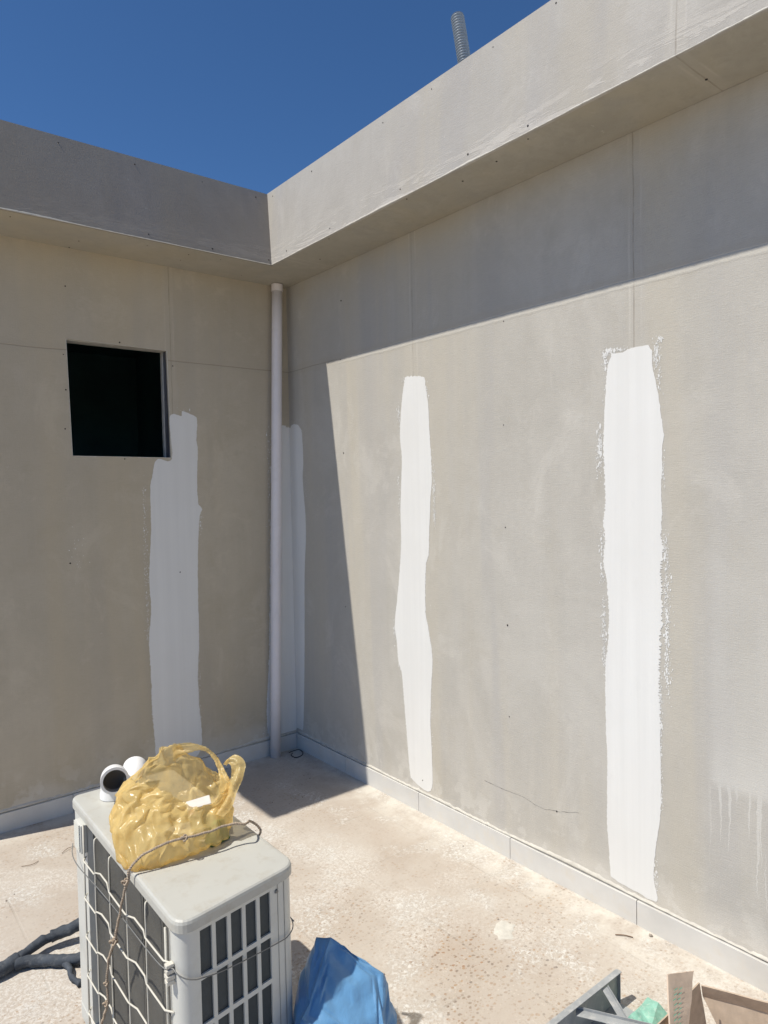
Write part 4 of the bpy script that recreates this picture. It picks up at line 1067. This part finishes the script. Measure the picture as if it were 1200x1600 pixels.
bm.faces.new([bm.verts.new(p) for p in fs]); r = bmesh.ops.extrude_face_region(bm, geom=bm.faces[:]); bmesh.ops.translate(bm, verts=[v for v in r['geom'] if isinstance(v, bmesh.types.BMVert)], vec=(0, 0, .003)); obj('box_bottom', bm, M['card'], CB)
# green wave print on the end flap, lying on its viewer side
bm = bmesh.new()
a = Vector(FA)-K; b = Vector(FB)-K; d = Vector(FD)-K; c4 = Vector(FC)-K
nn = (b-a).cross(d-a).normalized(); 
if nn.dot(Vector((-.6, -.8, .2))) < 0: nn = -nn
for col_ in (.22, .42):
    for i in range(22):
        s0 = .12+i*.036; u0 = col_+.03*math.sin(i*1.9)
        pq = []
        for (du, ds) in ((-.05, 0), (.04, .012), (.05, .022), (-.03, .012)):
            sv = s0+ds; uv = u0+du*1.6; pq.append(bm.verts.new(a.lerp(d, sv).lerp(b.lerp(c4, sv), uv)+nn*.0072))
        bm.faces.new(pq)
obj('printed_waves', bm, M['cardprint'], CB)

# ------------------------------------------------------------ small debris
def debris_tube(label, pts, r, name='twig', cat='twig', mat='stick', grp=None):
    o = Vector(pts[0]); bm = bmesh.new(); tube(bm, [p-Vector((o.x, o.y, 0)) for p in catmull([Vector(p) for p in pts], 6)], r, 6)
    q = obj(name, bm, M[mat], None, smooth=True, loc=(o.x, o.y, 0)); tag(q, label, cat, grp)
bw = [(-.10, -.06, .004), (-.04, -.075, .012), (.0-.03, -.11, .004), (-.06, -.15, .003), (-.11, -.16, .004), (-.12, -.12, .01), (-.09, -.09, .006)]
debris_tube('loop of black wire lying on the tiles in the wall corner', bw, .0028, 'wire_loop', 'wire', 'screw')
debris_tube('short dry twig on the sunny tiles near the wide paint stripe', [(-.125, -2.40, .003), (-.105, -2.425, .005), (-.09, -2.45, .003)], .0018)
debris_tube('short dark twig on the tiles left of the air conditioner, nearer the wall', [(-1.70, -.42, .003), (-1.66, -.44, .006), (-1.63, -.42, .003)], .0012)
debris_tube('forked twig on the tiles just left of the air conditioner', [(-1.53, -.42, .003), (-1.50, -.40, .008), (-1.46, -.39, .003)], .0012)
bm = bmesh.new(); bmesh.ops.create_icosphere(bm, subdivisions=2, radius=.007)
for v in bm.verts: v.co *= 1+.5*noise.noise(v.co*160); v.co.z *= .7
pb0 = obj('pebble', bm, M['pebble'], None, loc=(-.032, -2.487, .004)); tag(pb0, 'single dark pebble beside the skirting near the twig', 'pebble')
rr = random.Random(3)
for i in range(26):
    o = pb0.copy(); sc.collection.objects.link(o); x = rr.uniform(-1.2, -.05); y = rr.uniform(-2.5, -.4)
    if i > 18: x = rr.uniform(-1.95, -1.75); y = rr.uniform(-.9, -.2)
    s = rr.uniform(.25, .6); o.location = (x, y, .003*s); o.scale = (s, s, s); o.rotation_euler = (0, 0, rr.uniform(0, 6))
    o['label'] = 'tiny grit crumb scattered on the roof tiles'; o['category'] = 'grit'; o['group'] = 'grit crumbs on the tiles'; o.name = 'grit_crumb'
# smooth lump of white plaster
bm = bmesh.new(); N = 40; c = bm.verts.new((0, 0, .0035)); rings = []
for rk, hz in ((.55, .003), (.85, .002), (1., .0004)):
    rings.append([bm.verts.new((math.cos(6.283*k/N)*.058*rk*(1+.55*noise.noise((math.cos(6.283*k/N)*1.5, math.sin(6.283*k/N)*1.5, rk*.3))), math.sin(6.283*k/N)*.036*rk*(1+.6*noise.noise((math.cos(6.283*k/N)*2.6, math.sin(6.283*k/N)*2, 5))), hz)) for k in range(N)])
for k in range(N): bm.faces.new((c, rings[0][k], rings[0][(k+1) % N]))
for a, b in zip(rings, rings[1:]):
    for k in range(N): bm.faces.new((a[k], b[k], b[(k+1) % N], a[(k+1) % N]))
o = obj('plaster_blob', bm, M['mortar'], None, smooth=True, loc=(-.40, -2.11, 0)); o.rotation_euler = (0, 0, .5); tag(o, 'flat dried white plaster blob on the sunny tiles', 'plaster')
